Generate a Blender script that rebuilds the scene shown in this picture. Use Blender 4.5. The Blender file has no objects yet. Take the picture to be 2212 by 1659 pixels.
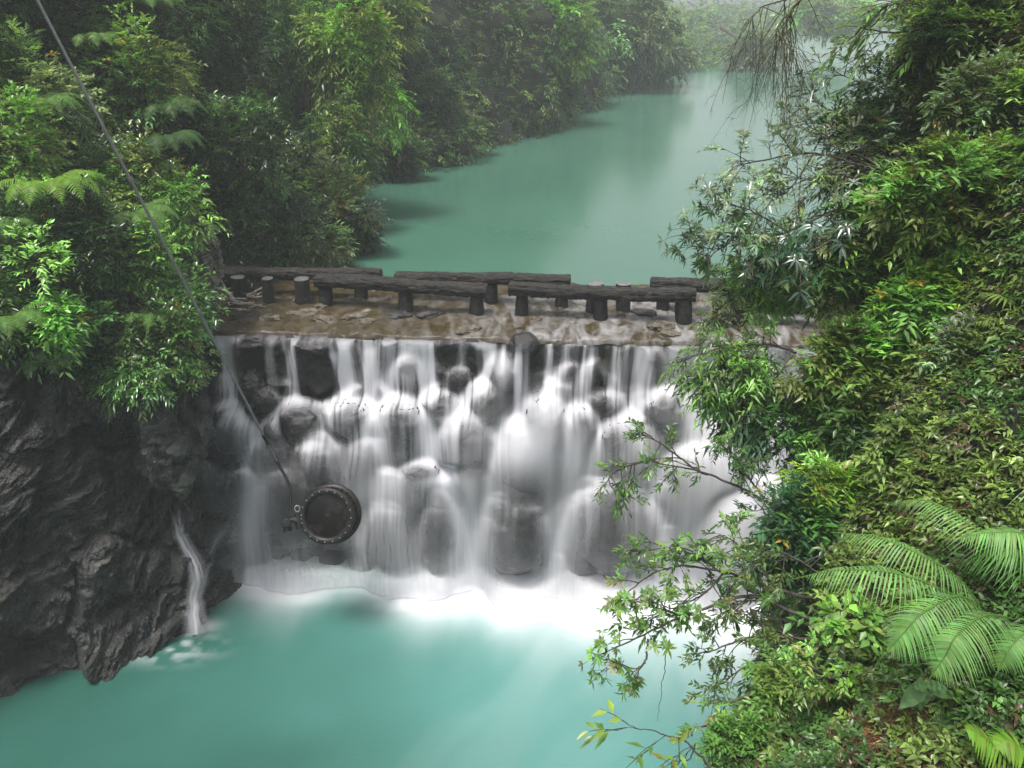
import bpy, math, random
import numpy as np
from mathutils import Vector
from mathutils.bvhtree import BVHTree

SC = bpy.context.scene
COL = SC.collection
RS = np.random.RandomState(11)
random.seed(5)

# ------------------------------------------------------------------ camera, sky, sun, exposure
PITCH = math.radians(27.0)
CAMZ = 8.9
FPX = 1671.0                       # focal length in pixels of a 2212 px wide picture
cam_d = bpy.data.cameras.new('camera')
cam_d.sensor_width = 36.0
cam_d.lens = 36.0 * FPX / 2212.0
cam_d.clip_start = 0.05
cam_d.clip_end = 1200.0
cam = bpy.data.objects.new('camera', cam_d)
COL.objects.link(cam)
cam.location = (0, 0, CAMZ)
cam.rotation_euler = (math.pi / 2 - PITCH, 0, 0)
SC.camera = cam

SUN_EL = math.radians(75)
SUN_AZ = math.radians(235)         # measured from +y towards +x: high, over the camera's left shoulder
world = bpy.data.worlds.new('World')
SC.world = world
world.use_nodes = True
nt = world.node_tree
nt.nodes.clear()
wo = nt.nodes.new('ShaderNodeOutputWorld')
bg = nt.nodes.new('ShaderNodeBackground')
sky = nt.nodes.new('ShaderNodeTexSky')
sky.sky_type = 'NISHITA'
sky.sun_disc = False
sky.sun_elevation = SUN_EL
sky.sun_rotation = SUN_AZ
sky.air_density = 1.0
sky.dust_density = 5.0
sky.ozone_density = 1.0
hs = nt.nodes.new('ShaderNodeHueSaturation')
hs.inputs['Saturation'].default_value = 0.22
nt.links.new(sky.outputs[0], hs.inputs['Color'])
nt.links.new(hs.outputs[0], bg.inputs['Color'])
bg.inputs['Strength'].default_value = 0.10
nt.links.new(bg.outputs[0], wo.inputs[0])

sun_d = bpy.data.lights.new('sun', 'SUN')
sun_d.energy = 1.5
sun_d.angle = math.radians(14)
sun_d.color = (1.0, 0.96, 0.9)
sun = bpy.data.objects.new('sun', sun_d)
COL.objects.link(sun)
sdir = Vector((math.sin(SUN_AZ) * math.cos(SUN_EL), math.cos(SUN_AZ) * math.cos(SUN_EL), math.sin(SUN_EL)))
sun.rotation_euler = sdir.to_track_quat('Z', 'Y').to_euler()

SC.view_settings.view_transform = 'Standard'
SC.view_settings.look = 'None'
SC.view_settings.exposure = 1.5
SC.view_settings.gamma = 1.0
SC.render.engine = 'CYCLES'
SC.cycles.max_bounces = 6
SC.cycles.diffuse_bounces = 3
SC.cycles.glossy_bounces = 2
SC.cycles.transmission_bounces = 3
SC.cycles.volume_bounces = 1
SC.cycles.transparent_max_bounces = 12
SC.cycles.use_denoising = True

# ------------------------------------------------------------------ helpers: camera rays -> world points
CP, SP = math.cos(PITCH), math.sin(PITCH)
def ray(px, py):
    xc = (np.asarray(px, float) - 1106.0) / FPX
    yc = -(np.asarray(py, float) - 829.5) / FPX
    return np.stack([xc + 0 * yc, CP + yc * SP + 0 * xc, -SP + yc * CP + 0 * xc], -1)
def at(px, py, t):
    d = ray(px, py)
    return np.array([0, 0, CAMZ]) + d * np.asarray(t, float)[..., None]
def atz(px, py, z):
    d = ray(px, py); return np.array([0, 0, CAMZ]) + d * ((z - CAMZ) / d[..., 2])[..., None]
def aty(px, py, y):
    d = ray(px, py); return np.array([0, 0, CAMZ]) + d * (y / d[..., 1])[..., None]
def topx(P):
    P = np.asarray(P, float)
    q = P - np.array([0, 0, CAMZ])
    f = q[..., 1] * CP - q[..., 2] * SP
    u = q[..., 1] * SP + q[..., 2] * CP
    f = np.where(f < 0.05, 0.05, f)
    return 1106 + FPX * q[..., 0] / f, 829.5 - FPX * u / f, f

# ------------------------------------------------------------------ noise
_perm = np.random.RandomState(3).permutation(256)
_perm = np.concatenate([_perm, _perm, _perm])
_val = np.random.RandomState(4).rand(256) * 2 - 1
def vnoise(p):
    p = np.asarray(p, float)
    i = np.floor(p).astype(int); f = p - i
    f = f * f * f * (f * (f * 6 - 15) + 10)
    i &= 255
    def h(a, b, c):
        return _val[_perm[_perm[_perm[(i[..., 0] + a) & 255] + ((i[..., 1] + b) & 255)] + ((i[..., 2] + c) & 255)]]
    x, y, z = f[..., 0], f[..., 1], f[..., 2]
    c00 = h(0,0,0) * (1-x) + h(1,0,0) * x; c10 = h(0,1,0) * (1-x) + h(1,1,0) * x
    c01 = h(0,0,1) * (1-x) + h(1,0,1) * x; c11 = h(0,1,1) * (1-x) + h(1,1,1) * x
    return (c00 * (1-y) + c10 * y) * (1-z) + (c01 * (1-y) + c11 * y) * z
def fbm(p, o=4, lac=2.07, g=0.5):
    p = np.asarray(p, float); a = 1.0; s = 0.0; tot = 0.0
    for k in range(o):
        s = s + a * vnoise(p + 17.3 * k); tot += a
        p = p * lac; a *= g
    return s / tot
def worley(p, seed=0):
    p = np.asarray(p, float); i = np.floor(p).astype(int)
    d1 = np.full(p.shape[:-1], 9.0); d2 = d1.copy(); idv = np.zeros(p.shape[:-1])
    for a in (-1, 0, 1):
        for b in (-1, 0, 1):
            for c in (-1, 0, 1):
                j = i + np.array([a, b, c])
                k = _perm[_perm[_perm[(j[..., 0] + seed) & 255] + (j[..., 1] & 255)] + (j[..., 2] & 255)]
                q = np.stack([_val[k], _val[(k * 7 + 13) & 255], _val[(k * 11 + 71) & 255]], -1) * 0.42 + 0.5 + j
                d = np.sqrt(((q - p) ** 2).sum(-1))
                m = d < d1
                d2 = np.where(m, d1, np.minimum(d2, d)); idv = np.where(m, _val[k], idv); d1 = np.where(m, d, d1)
    return d1, d2, idv
def nrm(v):
    v = np.asarray(v, float)
    return v / np.maximum(np.linalg.norm(v, axis=-1, keepdims=True), 1e-9)
def sstep(a, b, x):
    t = np.clip((np.asarray(x, float) - a) / (b - a), 0, 1); return t * t * (3 - 2 * t)
def spline(P, n):
    """Catmull-Rom through the rows of P, n samples"""
    P = np.asarray(P, float); m = len(P)
    if m == 2:
        t = np.linspace(0, 1, n)[:, None]; return P[0] * (1 - t) + P[1] * t
    Q = np.vstack([2 * P[0] - P[1], P, 2 * P[-1] - P[-2]])
    t = np.linspace(0, m - 1 - 1e-6, n); i = t.astype(int); f = (t - i)[:, None]
    a, b, c, d = Q[i], Q[i + 1], Q[i + 2], Q[i + 3]
    return 0.5 * (2 * b + (c - a) * f + (2 * a - 5 * b + 4 * c - d) * f**2 + (3 * b - a - 3 * c + d) * f**3)

# ------------------------------------------------------------------ meshes
class MB:
    def __init__(s): s.v = []; s.q = []; s.t = []; s.c = []; s.n = 0
    def add(s, V, Q=None, T=None, color=None):
        V = np.asarray(V, float).reshape(-1, 3)
        if Q is not None and len(Q): s.q.append(np.asarray(Q) + s.n)
        if T is not None and len(T): s.t.append(np.asarray(T) + s.n)
        c = np.ones((len(V), 3)) if color is None else np.broadcast_to(np.asarray(color, float), (len(V), 3))
        s.v.append(V); s.c.append(c); s.n += len(V)
    def grid(s, G, color=None, wrap=False):
        a, b = G.shape[:2]
        idx = np.arange(a * b).reshape(a, b)
        if wrap: idx = np.concatenate([idx, idx[:, :1]], 1)
        Q = np.stack([idx[:-1, :-1], idx[:-1, 1:], idx[1:, 1:], idx[1:, :-1]], -1).reshape(-1, 4)
        s.add(G.reshape(-1, 3), Q, None, None if color is None else np.asarray(color).reshape(-1, 3) if np.ndim(color) > 1 else color)
    def build(s, name, mat, parent=None, smooth=True, attrs=None):
        V = np.concatenate(s.v); C = np.concatenate(s.c)
        Q = np.concatenate(s.q) if s.q else np.zeros((0, 4), int)
        T = np.concatenate(s.t) if s.t else np.zeros((0, 3), int)
        org = np.zeros(3)
        me = bpy.data.meshes.new(name)
        if parent is None:
            org = np.array([V[:, 0].mean(), V[:, 1].mean(), V[:, 2].min()]); V = V - org
        else:
            V = V - np.array(world_loc(parent))
        me.vertices.add(len(V)); me.vertices.foreach_set('co', V.astype(np.float32).ravel())
        nl = 4 * len(Q) + 3 * len(T)
        me.loops.add(nl); me.loops.foreach_set('vertex_index', np.concatenate([Q.ravel(), T.ravel()]).astype(np.int32))
        me.polygons.add(len(Q) + len(T))
        ls = np.concatenate([np.arange(len(Q)) * 4, 4 * len(Q) + np.arange(len(T)) * 3]).astype(np.int32)
        me.polygons.foreach_set('loop_start', ls)
        me.polygons.foreach_set('use_smooth', np.full(len(Q) + len(T), smooth))
        me.update(calc_edges=True)
        ca = me.color_attributes.new('tint', 'FLOAT_COLOR', 'POINT')
        ca.data.foreach_set('color', np.concatenate([C, np.ones((len(C), 1))], 1).astype(np.float32).ravel())
        for k, arr in (attrs or {}).items():
            a = me.attributes.new(k, 'FLOAT', 'POINT'); a.data.foreach_set('value', np.asarray(arr, np.float32).ravel())
        me.materials.append(mat)
        o = bpy.data.objects.new(name, me); COL.objects.link(o)
        if parent is None: o.location = org
        else: o.parent = parent
        return o
def world_loc(o):
    p = np.array(o.location[:])
    while o.parent is not None:
        o = o.parent; p = p + np.array(o.location[:])
    return p
def thing(name, loc, label, cat, group=None):
    o = bpy.data.objects.new(name, None); COL.objects.link(o)
    o.empty_display_size = 0.2
    o.location = [float(c) for c in loc]
    o['label'] = label; o['category'] = cat
    if group: o['group'] = group
    return o
def tag(o, label=None, cat=None, group=None, kind=None):
    if label: o['label'] = label
    if cat: o['category'] = cat
    if group: o['group'] = group
    if kind: o['kind'] = kind
    return o

def tube(mb, P, R, k=6, color=None, rough=0.0, cap=True, seed=0.0, flat=1.0):
    P = np.asarray(P, float); n = len(P)
    R = np.broadcast_to(np.asarray(R, float), (n,))
    T = nrm(np.gradient(P, axis=0))
    up = np.array([0, 0, 1.0]) if abs(T[0][2]) < 0.9 else np.array([1.0, 0, 0])
    A = nrm(np.cross(T, up)); B = np.cross(A, T)
    th = np.linspace(0, 2 * math.pi, k, endpoint=False)
    ring = A[:, None] * np.cos(th)[None, :, None] + B[:, None] * (np.sin(th) * flat)[None, :, None]
    G = P[:, None] + ring * R[:, None, None]
    if rough:
        G = G + ring * (fbm(G * (1.2 / max(R.mean(), 1e-3)) + seed, 3) * rough * R.mean())[..., None]
    mb.grid(G, color, wrap=True)
    if cap:
        for e in (0, n - 1):
            c = P[e]; base = np.vstack([G[e], c[None]])
            i = np.arange(k); j = (i + 1) % k
            T3 = np.stack([i, j, np.full(k, k)], 1) if e else np.stack([j, i, np.full(k, k)], 1)
            mb.add(base, None, T3, color)

# ------------------------------------------------------------------ materials
def mat(name):
    m = bpy.data.materials.new(name); m.use_nodes = True
    n = m.node_tree; n.nodes.clear()
    out = n.nodes.new('ShaderNodeOutputMaterial')
    p = n.nodes.new('ShaderNodeBsdfPrincipled')
    n.links.new(p.outputs[0], out.inputs[0])
    return m, n, p, out
def N(n, t, **kw):
    x = n.nodes.new(t)
    for k, v in kw.items():
        if k in x.inputs.keys(): x.inputs[k].default_value = v
        else: setattr(x, k, v)
    return x
def L(n, a, b): n.links.new(a, b)
def coords(n, scale=(1, 1, 1), rot=(0, 0, 0)):
    g = N(n, 'ShaderNodeNewGeometry'); m = N(n, 'ShaderNodeMapping')
    m.inputs['Scale'].default_value = scale; m.inputs['Rotation'].default_value = rot
    L(n, g.outputs['Position'], m.inputs['Vector']); return m.outputs[0]
def ramp(n, fac, stops):
    r = N(n, 'ShaderNodeValToRGB'); e = r.color_ramp.elements
    while len(e) < len(stops): e.new(0.5)
    for i, (p, c) in enumerate(stops):
        e[i].position = p; e[i].color = (*c, 1) if len(c) == 3 else c
    L(n, fac, r.inputs[0]); return r.outputs[0]
def noise(n, vec, scale, detail=4, rough=0.55, dist=0.0):
    x = N(n, 'ShaderNodeTexNoise'); x.inputs['Scale'].default_value = scale
    x.inputs['Detail'].default_value = detail; x.inputs['Roughness'].default_value = rough
    x.inputs['Distortion'].default_value = dist
    if vec is not None: L(n, vec, x.inputs['Vector'])
    return x.outputs['Fac']
def mixc(n, fac, a, b, mode='MIX'):
    x = N(n, 'ShaderNodeMix', data_type='RGBA', blend_type=mode)
    for s, v in ((0, fac), (6, a), (7, b)):
        if isinstance(v, (int, float)): x.inputs[s].default_value = v
        elif isinstance(v, tuple): x.inputs[s].default_value = (*v, 1)
        else: L(n, v, x.inputs[s])
    return x.outputs[2]
def bump(n, p, h, strength=0.5, dist=0.02):
    b = N(n, 'ShaderNodeBump'); b.inputs['Strength'].default_value = strength; b.inputs['Distance'].default_value = dist
    L(n, h, b.inputs['Height']); L(n, b.outputs[0], p.inputs['Normal'])

def leaf_mat(name, rough=0.4, trans=0.3, spec=0.5):
    m, n, p, out = mat(name)
    a = N(n, 'ShaderNodeAttribute'); a.attribute_name = 'tint'
    vec = coords(n)
    nz = noise(n, vec, 14, 2)
    c = mixc(n, 0.35, a.outputs['Color'], ramp(n, nz, [(0.3, (0.25, 0.3, 0.2)), (0.7, (1, 1, 1))]), 'MULTIPLY')
    L(n, c, p.inputs['Base Color']); p.inputs['Roughness'].default_value = rough
    p.inputs['Specular IOR Level'].default_value = spec
    t = N(n, 'ShaderNodeBsdfTranslucent'); c2 = mixc(n, 1.0, c, (1.3, 1.5, 0.7), 'MULTIPLY'); L(n, c2, t.inputs['Color'])
    mx = N(n, 'ShaderNodeMixShader'); mx.inputs[0].default_value = trans
    L(n, p.outputs[0], mx.inputs[1]); L(n, t.outputs[0], mx.inputs[2]); L(n, mx.outputs[0], out.inputs[0])
    return m
M = {}
M['leaf'] = leaf_mat('leaf', 0.35, 0.36, 0.55)
M['leaf_glossy'] = leaf_mat('leaf_glossy', 0.25, 0.2, 0.8)
M['fern'] = leaf_mat('fern_leaf', 0.5, 0.38, 0.3)

m, n, p, _ = mat('bark'); v = coords(n)
L(n, ramp(n, noise(n, v, 22, 5), [(0.3, (0.018, 0.014, 0.011)), (0.75, (0.085, 0.07, 0.055))]), p.inputs['Base Color'])
p.inputs['Roughness'].default_value = 0.7; bump(n, p, noise(n, v, 60, 4), 0.6, 0.01); M['bark'] = m
m, n, p, _ = mat('mossy_bark'); v = coords(n)
L(n, ramp(n, noise(n, v, 30, 5), [(0.3, (0.02, 0.016, 0.012)), (0.55, (0.06, 0.06, 0.025)), (0.75, (0.09, 0.1, 0.03))]), p.inputs['Base Color'])
p.inputs['Roughness'].default_value = 0.85; M['moss_bark'] = m

def rock_mat(name, lo, hi, rough, strata=None, moss=0.0, bs=0.6, scale=3.0):
    m, n, p, _ = mat(name); v = coords(n)
    n1 = noise(n, v, scale, 8, 0.65)
    base = ramp(n, n1, [(0.3, lo), (0.7, hi)])
    h = noise(n, v, scale * 9, 8, 0.7)
    if strata:
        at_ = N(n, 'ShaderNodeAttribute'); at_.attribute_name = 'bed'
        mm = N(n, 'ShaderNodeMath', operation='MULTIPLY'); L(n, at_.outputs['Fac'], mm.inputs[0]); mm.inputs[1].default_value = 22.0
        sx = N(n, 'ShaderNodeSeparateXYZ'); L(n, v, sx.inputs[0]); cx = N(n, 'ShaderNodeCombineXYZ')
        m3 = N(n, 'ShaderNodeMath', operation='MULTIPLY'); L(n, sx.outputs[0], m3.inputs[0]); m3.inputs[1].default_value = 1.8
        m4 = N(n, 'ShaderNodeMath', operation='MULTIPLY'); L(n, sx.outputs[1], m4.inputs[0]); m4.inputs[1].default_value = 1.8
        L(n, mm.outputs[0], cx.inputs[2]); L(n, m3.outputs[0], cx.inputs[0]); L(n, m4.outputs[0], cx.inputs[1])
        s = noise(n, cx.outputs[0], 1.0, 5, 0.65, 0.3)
        base = mixc(n, 0.8, base, ramp(n, s, [(0.35, (0.35, 0.35, 0.35)), (0.5, (0.9, 0.88, 0.85)), (0.63, (2.4, 2.35, 2.25))]), 'MULTIPLY')  # bedding bands; pale end raised to paint edge highlights into the colour
        ad = N(n, 'ShaderNodeMath', operation='ADD'); mu = N(n, 'ShaderNodeMath', operation='MULTIPLY')
        L(n, s, mu.inputs[0]); mu.inputs[1].default_value = 2.2; L(n, mu.outputs[0], ad.inputs[0]); L(n, h, ad.inputs[1]); h = ad.outputs[0]
    if moss:
        mz = ramp(n, noise(n, v, 1.7, 5, 0.6), [(0.55, (0, 0, 0)), (0.68, (moss,) * 3)])
        base = mixc(n, mz, base, (0.06, 0.062, 0.016))
    L(n, base, p.inputs['Base Color'])
    L(n, ramp(n, noise(n, v, 5, 4), [(0.3, (rough - 0.12,) * 3), (0.7, (rough + 0.15,) * 3)]), p.inputs['Roughness'])
    p.inputs['Specular IOR Level'].default_value = 0.4
    bump(n, p, h, bs, 0.04)
    if name == 'cliff_rock': p.inputs['Specular IOR Level'].default_value = .75
    return m
ST = (0.35, 0.75, 0.2)
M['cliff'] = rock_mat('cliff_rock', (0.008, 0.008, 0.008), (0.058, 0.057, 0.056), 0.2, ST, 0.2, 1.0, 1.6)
M['boulder'] = rock_mat('wet_boulder', (0.008, 0.0075, 0.008), (0.05, 0.047, 0.047), 0.33, None, 0.0, 0.5, 4)
M['weir'] = rock_mat('wet_masonry', (0.006, 0.0055, 0.0055), (0.03, 0.027, 0.025), 0.4, None, 0.25, 0.6, 4)
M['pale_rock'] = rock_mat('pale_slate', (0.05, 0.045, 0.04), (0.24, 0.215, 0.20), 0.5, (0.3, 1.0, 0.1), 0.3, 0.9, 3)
M['stone'] = rock_mat('shelf_stone', (0.02, 0.017, 0.014), (0.22, 0.19, 0.14), 0.25, None, 0.0, 0.7, 9)
M['dirt'] = rock_mat('hill_soil', (0.006, 0.0065, 0.005), (0.025, 0.025, 0.016), 0.85, None, 0.8, 0.6, 3)

# shelf of brown river bed under moving shallow water
m, n, p, _ = mat('river_shelf'); v = coords(n)
vf = coords(n, (1.0, 0.45, 1), (0, 0, 0.5))
c = ramp(n, noise(n, v, 4.5, 7, 0.65, 0.4), [(0.3, (0.022, 0.014, 0.005)), (0.5, (0.042, 0.031, 0.014)), (0.7, (0.072, 0.056, 0.031))])
a = N(n, 'ShaderNodeAttribute'); a.attribute_name = 'flow'
fl = N(n, 'ShaderNodeMath', operation='MULTIPLY'); L(n, a.outputs['Fac'], fl.inputs[0])
L(n, ramp(n, noise(n, vf, 3.2, 5, 0.6, 1.2), [(0.40, (0, 0, 0)), (0.72, (1, 1, 1))]), fl.inputs[1])
L(n, mixc(n, fl.outputs[0], c, (0.26, 0.255, 0.26)), p.inputs['Base Color'])
p.inputs['Roughness'].default_value = 0.34; p.inputs['Specular IOR Level'].default_value = .2
bump(n, p, noise(n, vf, 4, 4, 0.6, 1.0), 0.35, 0.03); M['shelf'] = m

def wood(name, lo, hi):
    m, n, p, _ = mat(name)
    g = N(n, 'ShaderNodeTexCoord'); mp = N(n, 'ShaderNodeMapping'); mp.inputs['Scale'].default_value = (1.6, 9, 9)
    L(n, g.outputs['Object'], mp.inputs['Vector'])
    f = noise(n, mp.outputs[0], 3.2, 6, 0.7, 1.2)
    L(n, ramp(n, f, [(0.33, lo), (0.55, tuple(0.5 * (a + b) for a, b in zip(lo, hi))), (0.7, hi)]), p.inputs['Base Color'])
    p.inputs['Roughness'].default_value = 0.45; p.inputs['Specular IOR Level'].default_value = .3
    bump(n, p, f, 1.0, 0.05); return m
M['log'] = wood('weathered_log', (0.003, 0.003, 0.003), (0.075, 0.068, 0.06))
M['post'] = wood('wet_post', (0.004, 0.004, 0.005), (0.024, 0.022, 0.022))
m, n, p, _ = mat('cut_top'); v = coords(n)
L(n, ramp(n, noise(n, v, 14, 5), [(0.3, (0.05, 0.05, 0.05)), (0.7, (0.17, 0.165, 0.16))]), p.inputs['Base Color']); p.inputs['Roughness'].default_value = 0.3
bump(n, p, noise(n, v, 30), 0.4, 0.01); M['cut'] = m
m, n, p, _ = mat('driftwood'); v = coords(n)
L(n, ramp(n, noise(n, v, 12, 5), [(0.3, (0.10, 0.08, 0.06)), (0.7, (0.5, 0.46, 0.42))]), p.inputs['Base Color']); p.inputs['Roughness'].default_value = 0.5; M['drift'] = m

def water_mat(name, col1, col2, rough, foam=False, refl=0.5, wscale=(2.0, 2.0, 1)):
    m, n, p, _ = mat(name); v = coords(n)
    c = ramp(n, noise(n, v, 0.25, 3), [(0.3, col1), (0.7, col2)])
    if foam:
        a = N(n, 'ShaderNodeAttribute'); a.attribute_name = 'foam'
        b_ = N(n, 'ShaderNodeAttribute'); b_.attribute_name = 'milk'; c = mixc(n, b_.outputs['Fac'], c, (0.10, 0.27, 0.25))
        c = mixc(n, a.outputs['Fac'], c, (0.72, 0.73, 0.76))
        rr = N(n, 'ShaderNodeMapRange'); L(n, a.outputs['Fac'], rr.inputs['Value'])
        rr.inputs['To Min'].default_value = rough; rr.inputs['To Max'].default_value = 0.8; L(n, rr.outputs[0], p.inputs['Roughness'])
    else: p.inputs['Roughness'].default_value = rough
    L(n, c, p.inputs['Base Color'])
    p.inputs['Specular IOR Level'].default_value = refl; p.inputs['IOR'].default_value = 1.33
    bump(n, p, noise(n, coords(n, wscale), 4.0, 4), 0.12, 0.03); return m
M['lake'] = water_mat('lake_water', (0.04, 0.105, 0.075), (0.05, 0.125, 0.088), 0.17, False, 0.5, (1.2, 0.35, 1))
M['pool'] = water_mat('pool_water', (0.017, 0.068, 0.05), (0.03, 0.11, 0.088), 0.3, True, 0.5, (1.5, 4, 1))

# falling water: white veil, thickness carried by the flow attribute
m, n, p, out = mat('falling_water')
a = N(n, 'ShaderNodeAttribute'); a.attribute_name = 'flow'
p.inputs['Base Color'].default_value = (0.80, 0.80, 0.85, 1); p.inputs['Roughness'].default_value = 0.55
p.inputs['Specular IOR Level'].default_value = 0.3
tl = N(n, 'ShaderNodeBsdfTranslucent'); tl.inputs['Color'].default_value = (0.8, 0.8, 0.85, 1)
m1 = N(n, 'ShaderNodeMixShader'); m1.inputs[0].default_value = 0.4; L(n, p.outputs[0], m1.inputs[1]); L(n, tl.outputs[0], m1.inputs[2])
tr = N(n, 'ShaderNodeBsdfTransparent'); m2 = N(n, 'ShaderNodeMixShader')
L(n, a.outputs['Fac'], m2.inputs[0]); L(n, tr.outputs[0], m2.inputs[1]); L(n, m1.outputs[0], m2.inputs[2]); L(n, m2.outputs[0], out.inputs[0])
M['fall'] = m

def metal(name, col, rough, met=0.6):
    m, n, p, _ = mat(name); v = coords(n)
    L(n, mixc(n, ramp(n, noise(n, v, 18, 5), [(0.4, (0, 0, 0)), (0.75, (0.8,) * 3)]), col, tuple(c * 0.5 + 0.02 for c in col)), p.inputs['Base Color'])
    p.inputs['Metallic'].default_value = met; p.inputs['Specular IOR Level'].default_value = .25; p.inputs['Roughness'].default_value = rough
    bump(n, p, noise(n, v, 90), 0.15, 0.004); return m
M['black'] = metal('black_metal', (0.004, 0.004, 0.004), 0.5, 0.0)
M['ring'] = metal('ring_metal', (0.010, 0.009, 0.008), 0.4, 0.1)
M['steel'] = metal('galvanised_pole', (0.22, 0.22, 0.22), 0.4, 0.6)
M['bolt'] = metal('bolt_metal', (0.5, 0.48, 0.42), 0.35, 0.7)
m, n, p, _ = mat('lamp_glass'); v = coords(n)
L(n, ramp(n, noise(n, v, 5, 3, 0.5, 1.0), [(0.35, (0.002, 0.002, 0.002)), (0.65, (0.012, 0.010, 0.008))]), p.inputs['Base Color'])
p.inputs['Roughness'].default_value = 0.22; p.inputs['Specular IOR Level'].default_value = 0.25; M['glass'] = m

# ------------------------------------------------------------------ terrain: left cliff and the gorge side
SHORE = np.array([(-13.5,-3.0),(-9.8,3.4),(-8.6,5.6),(-7.1,7.5),(-6.1,8.3),(-5.3,9.0),(-4.55,9.75),(-4.75,10.6),(-5.2,11.6),(-5.15,12.9),(-4.4,14.2),(-3.7,15.2),(-3.6,17.0),
                  (-4.3,19.5),(-4.1,22.0),(-1.8,25.6),(1.5,30.8),(3.4,37.0),(5.6,44.0),(13.5,57.5),(22.0,74.0),(33.0,98.0),(52.0,122.0),(110.0,132.0)])
def shore(n): return spline(SHORE, n)
def outward(P):
    T = nrm(np.gradient(P, axis=0)); return np.stack([-T[:, 1], T[:, 0]], -1)

# low cliff beside the pool: columns along the first 9 shore points
cl = spline(SHORE[:10], 900)
on = outward(cl)
rows = 420
zz = np.linspace(-0.6, 5.0, rows)
fr = (zz / 4.2)
setb = 0.30 * np.clip(zz, 0, 9) + 0.35 * np.sin(np.clip(fr, 0, 1) * math.pi * 1.5) * 0.5
G = np.zeros((rows, 900, 3))
G[..., 0] = cl[None, :, 0] + on[None, :, 0] * setb[:, None]
G[..., 1] = cl[None, :, 1] + on[None, :, 1] * setb[:, None]
G[..., 2] = zz[:, None]
def strata_disp(G, amp=1.0):
    """tilted slaty bedding: saw-tooth ledges, broken into blocks"""
    bd = nrm(np.array([-0.50, -0.12, 0.86]))
    h = G @ bd
    w = fbm(G * 0.5, 3) * 0.7 + fbm(G * 2.3 + 9, 5) * 0.16
    big = fbm(G * np.array([0.45, 0.45, 0.45]) + 4, 3) * 0.75
    d1, d2, cid = worley(G * np.array([0.75, 0.75, 1.1]) + 0.3 * fbm(G * 1.5, 2)[..., None], 5)
    h = h + cid * 0.35
    out = big + (cid * 0.42) + sstep(0, 0.12, d2 - d1) * 0.12
    for f, a, sd in ((1.5, 0.22, 0), (4.2, 0.15, 3.3), (10.0, 0.075, 7.7), (21.0, 0.035, 1.7)):
        s = (h + w) * f + fbm(G * 0.9 + sd, 2) * 1.5
        fr = s - np.floor(s)
        out = out + a * (np.where(fr < 0.86, fr / 0.86, (1 - fr) / 0.14) - 0.4) * (0.6 + 0.7 * fbm(G * 1.1 + sd * 2, 2))
    out = out + fbm(G * 9, 3) * 0.05 - 0.10 * np.abs(fbm(G * 2.6 + 40, 3))
    return out * amp
dsp = strata_disp(G)
amp = np.ones(900); amp[620:] = np.linspace(1, 0.55, 280)
G[..., :2] -= on[None] * (dsp * amp[None] * 0.85)[..., None]
G[..., 2] += 0.05 * dsp
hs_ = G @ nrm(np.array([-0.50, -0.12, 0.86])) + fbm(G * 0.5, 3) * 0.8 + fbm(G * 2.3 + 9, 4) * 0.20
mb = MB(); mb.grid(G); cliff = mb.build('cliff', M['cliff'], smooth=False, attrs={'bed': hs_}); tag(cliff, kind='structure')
CLIFF = G

# hillside: vegetated gorge wall above the cliff and along the lake
nc, nr = 700, 120
sh = shore(nc); on2 = outward(sh); ycol0 = sh[:, 1]
hh = np.linspace(0, 1, nr) ** 1.25 * 30; HS = np.interp(ycol0, [34, 62], [1, .10])[None]
ycol = sh[:, 1]
z0 = np.where(ycol < 12.0, 3.6, 3.6)
sb0 = np.interp(ycol, [0, 11.0, 12.5, 14], [1.25, 1.0, 0.25, 0.0])
G = np.zeros((nr, nc, 3))
slope = np.interp(ycol, [0, 8, 14, 20, 40, 110], [0.52, 0.52, 0.42, 0.34, 0.30, 0.5])
sb = sb0[None] + hh[:, None] * slope[None]
G[..., 0] = sh[None, :, 0] + on2[None, :, 0] * sb
G[..., 1] = sh[None, :, 1] + on2[None, :, 1] * sb
G[..., 2] = z0[None] + hh[:, None] * HS
rel = sstep(0, 1.6, hh)[:, None] * 0.85 + 0.15
dsp = fbm(G * 0.28, 4) * 2.0 * rel + fbm(G * 1.3 + 5, 4) * 0.45 * (0.4 + 0.6 * rel)
far = np.interp(ycol, [18, 40, 100], [1, 1.1, 1.5])[None]
G[..., :2] -= on2[None] * (dsp * far)[..., None]
mb = MB(); mb.grid(G); hill = mb.build('hillside', M['dirt']); tag(hill, kind='structure')
HILL = G; HILL_ON = on2

# the rest of the gorge: unseen side above the right bank and behind the path, added to cut skylight
GW = spline(np.array([(30, 26), (17, 17), (11.5, 9), (10.0, 1), (9.0, -7), (4, -14), (-6, -16.5), (-14, -13), (-16, -4)], float), 220)
gh = np.linspace(0, 1, 60) * 14
G = np.zeros((60, 220, 3)); go = outward(GW)
G[..., 0] = GW[None, :, 0] - go[None, :, 0] * (-gh[:, None] * .25); G[..., 1] = GW[None, :, 1] - go[None, :, 1] * (-gh[:, None] * .25); G[..., 2] = gh[:, None] - 1.0
G = G + fbm(G * .35, 4)[..., None] * np.array([1.2, 1.2, .4])
mb = MB(); mb.grid(G); tag(mb.build('unseen_gorge_wall', M['dirt']), kind='structure')

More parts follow.
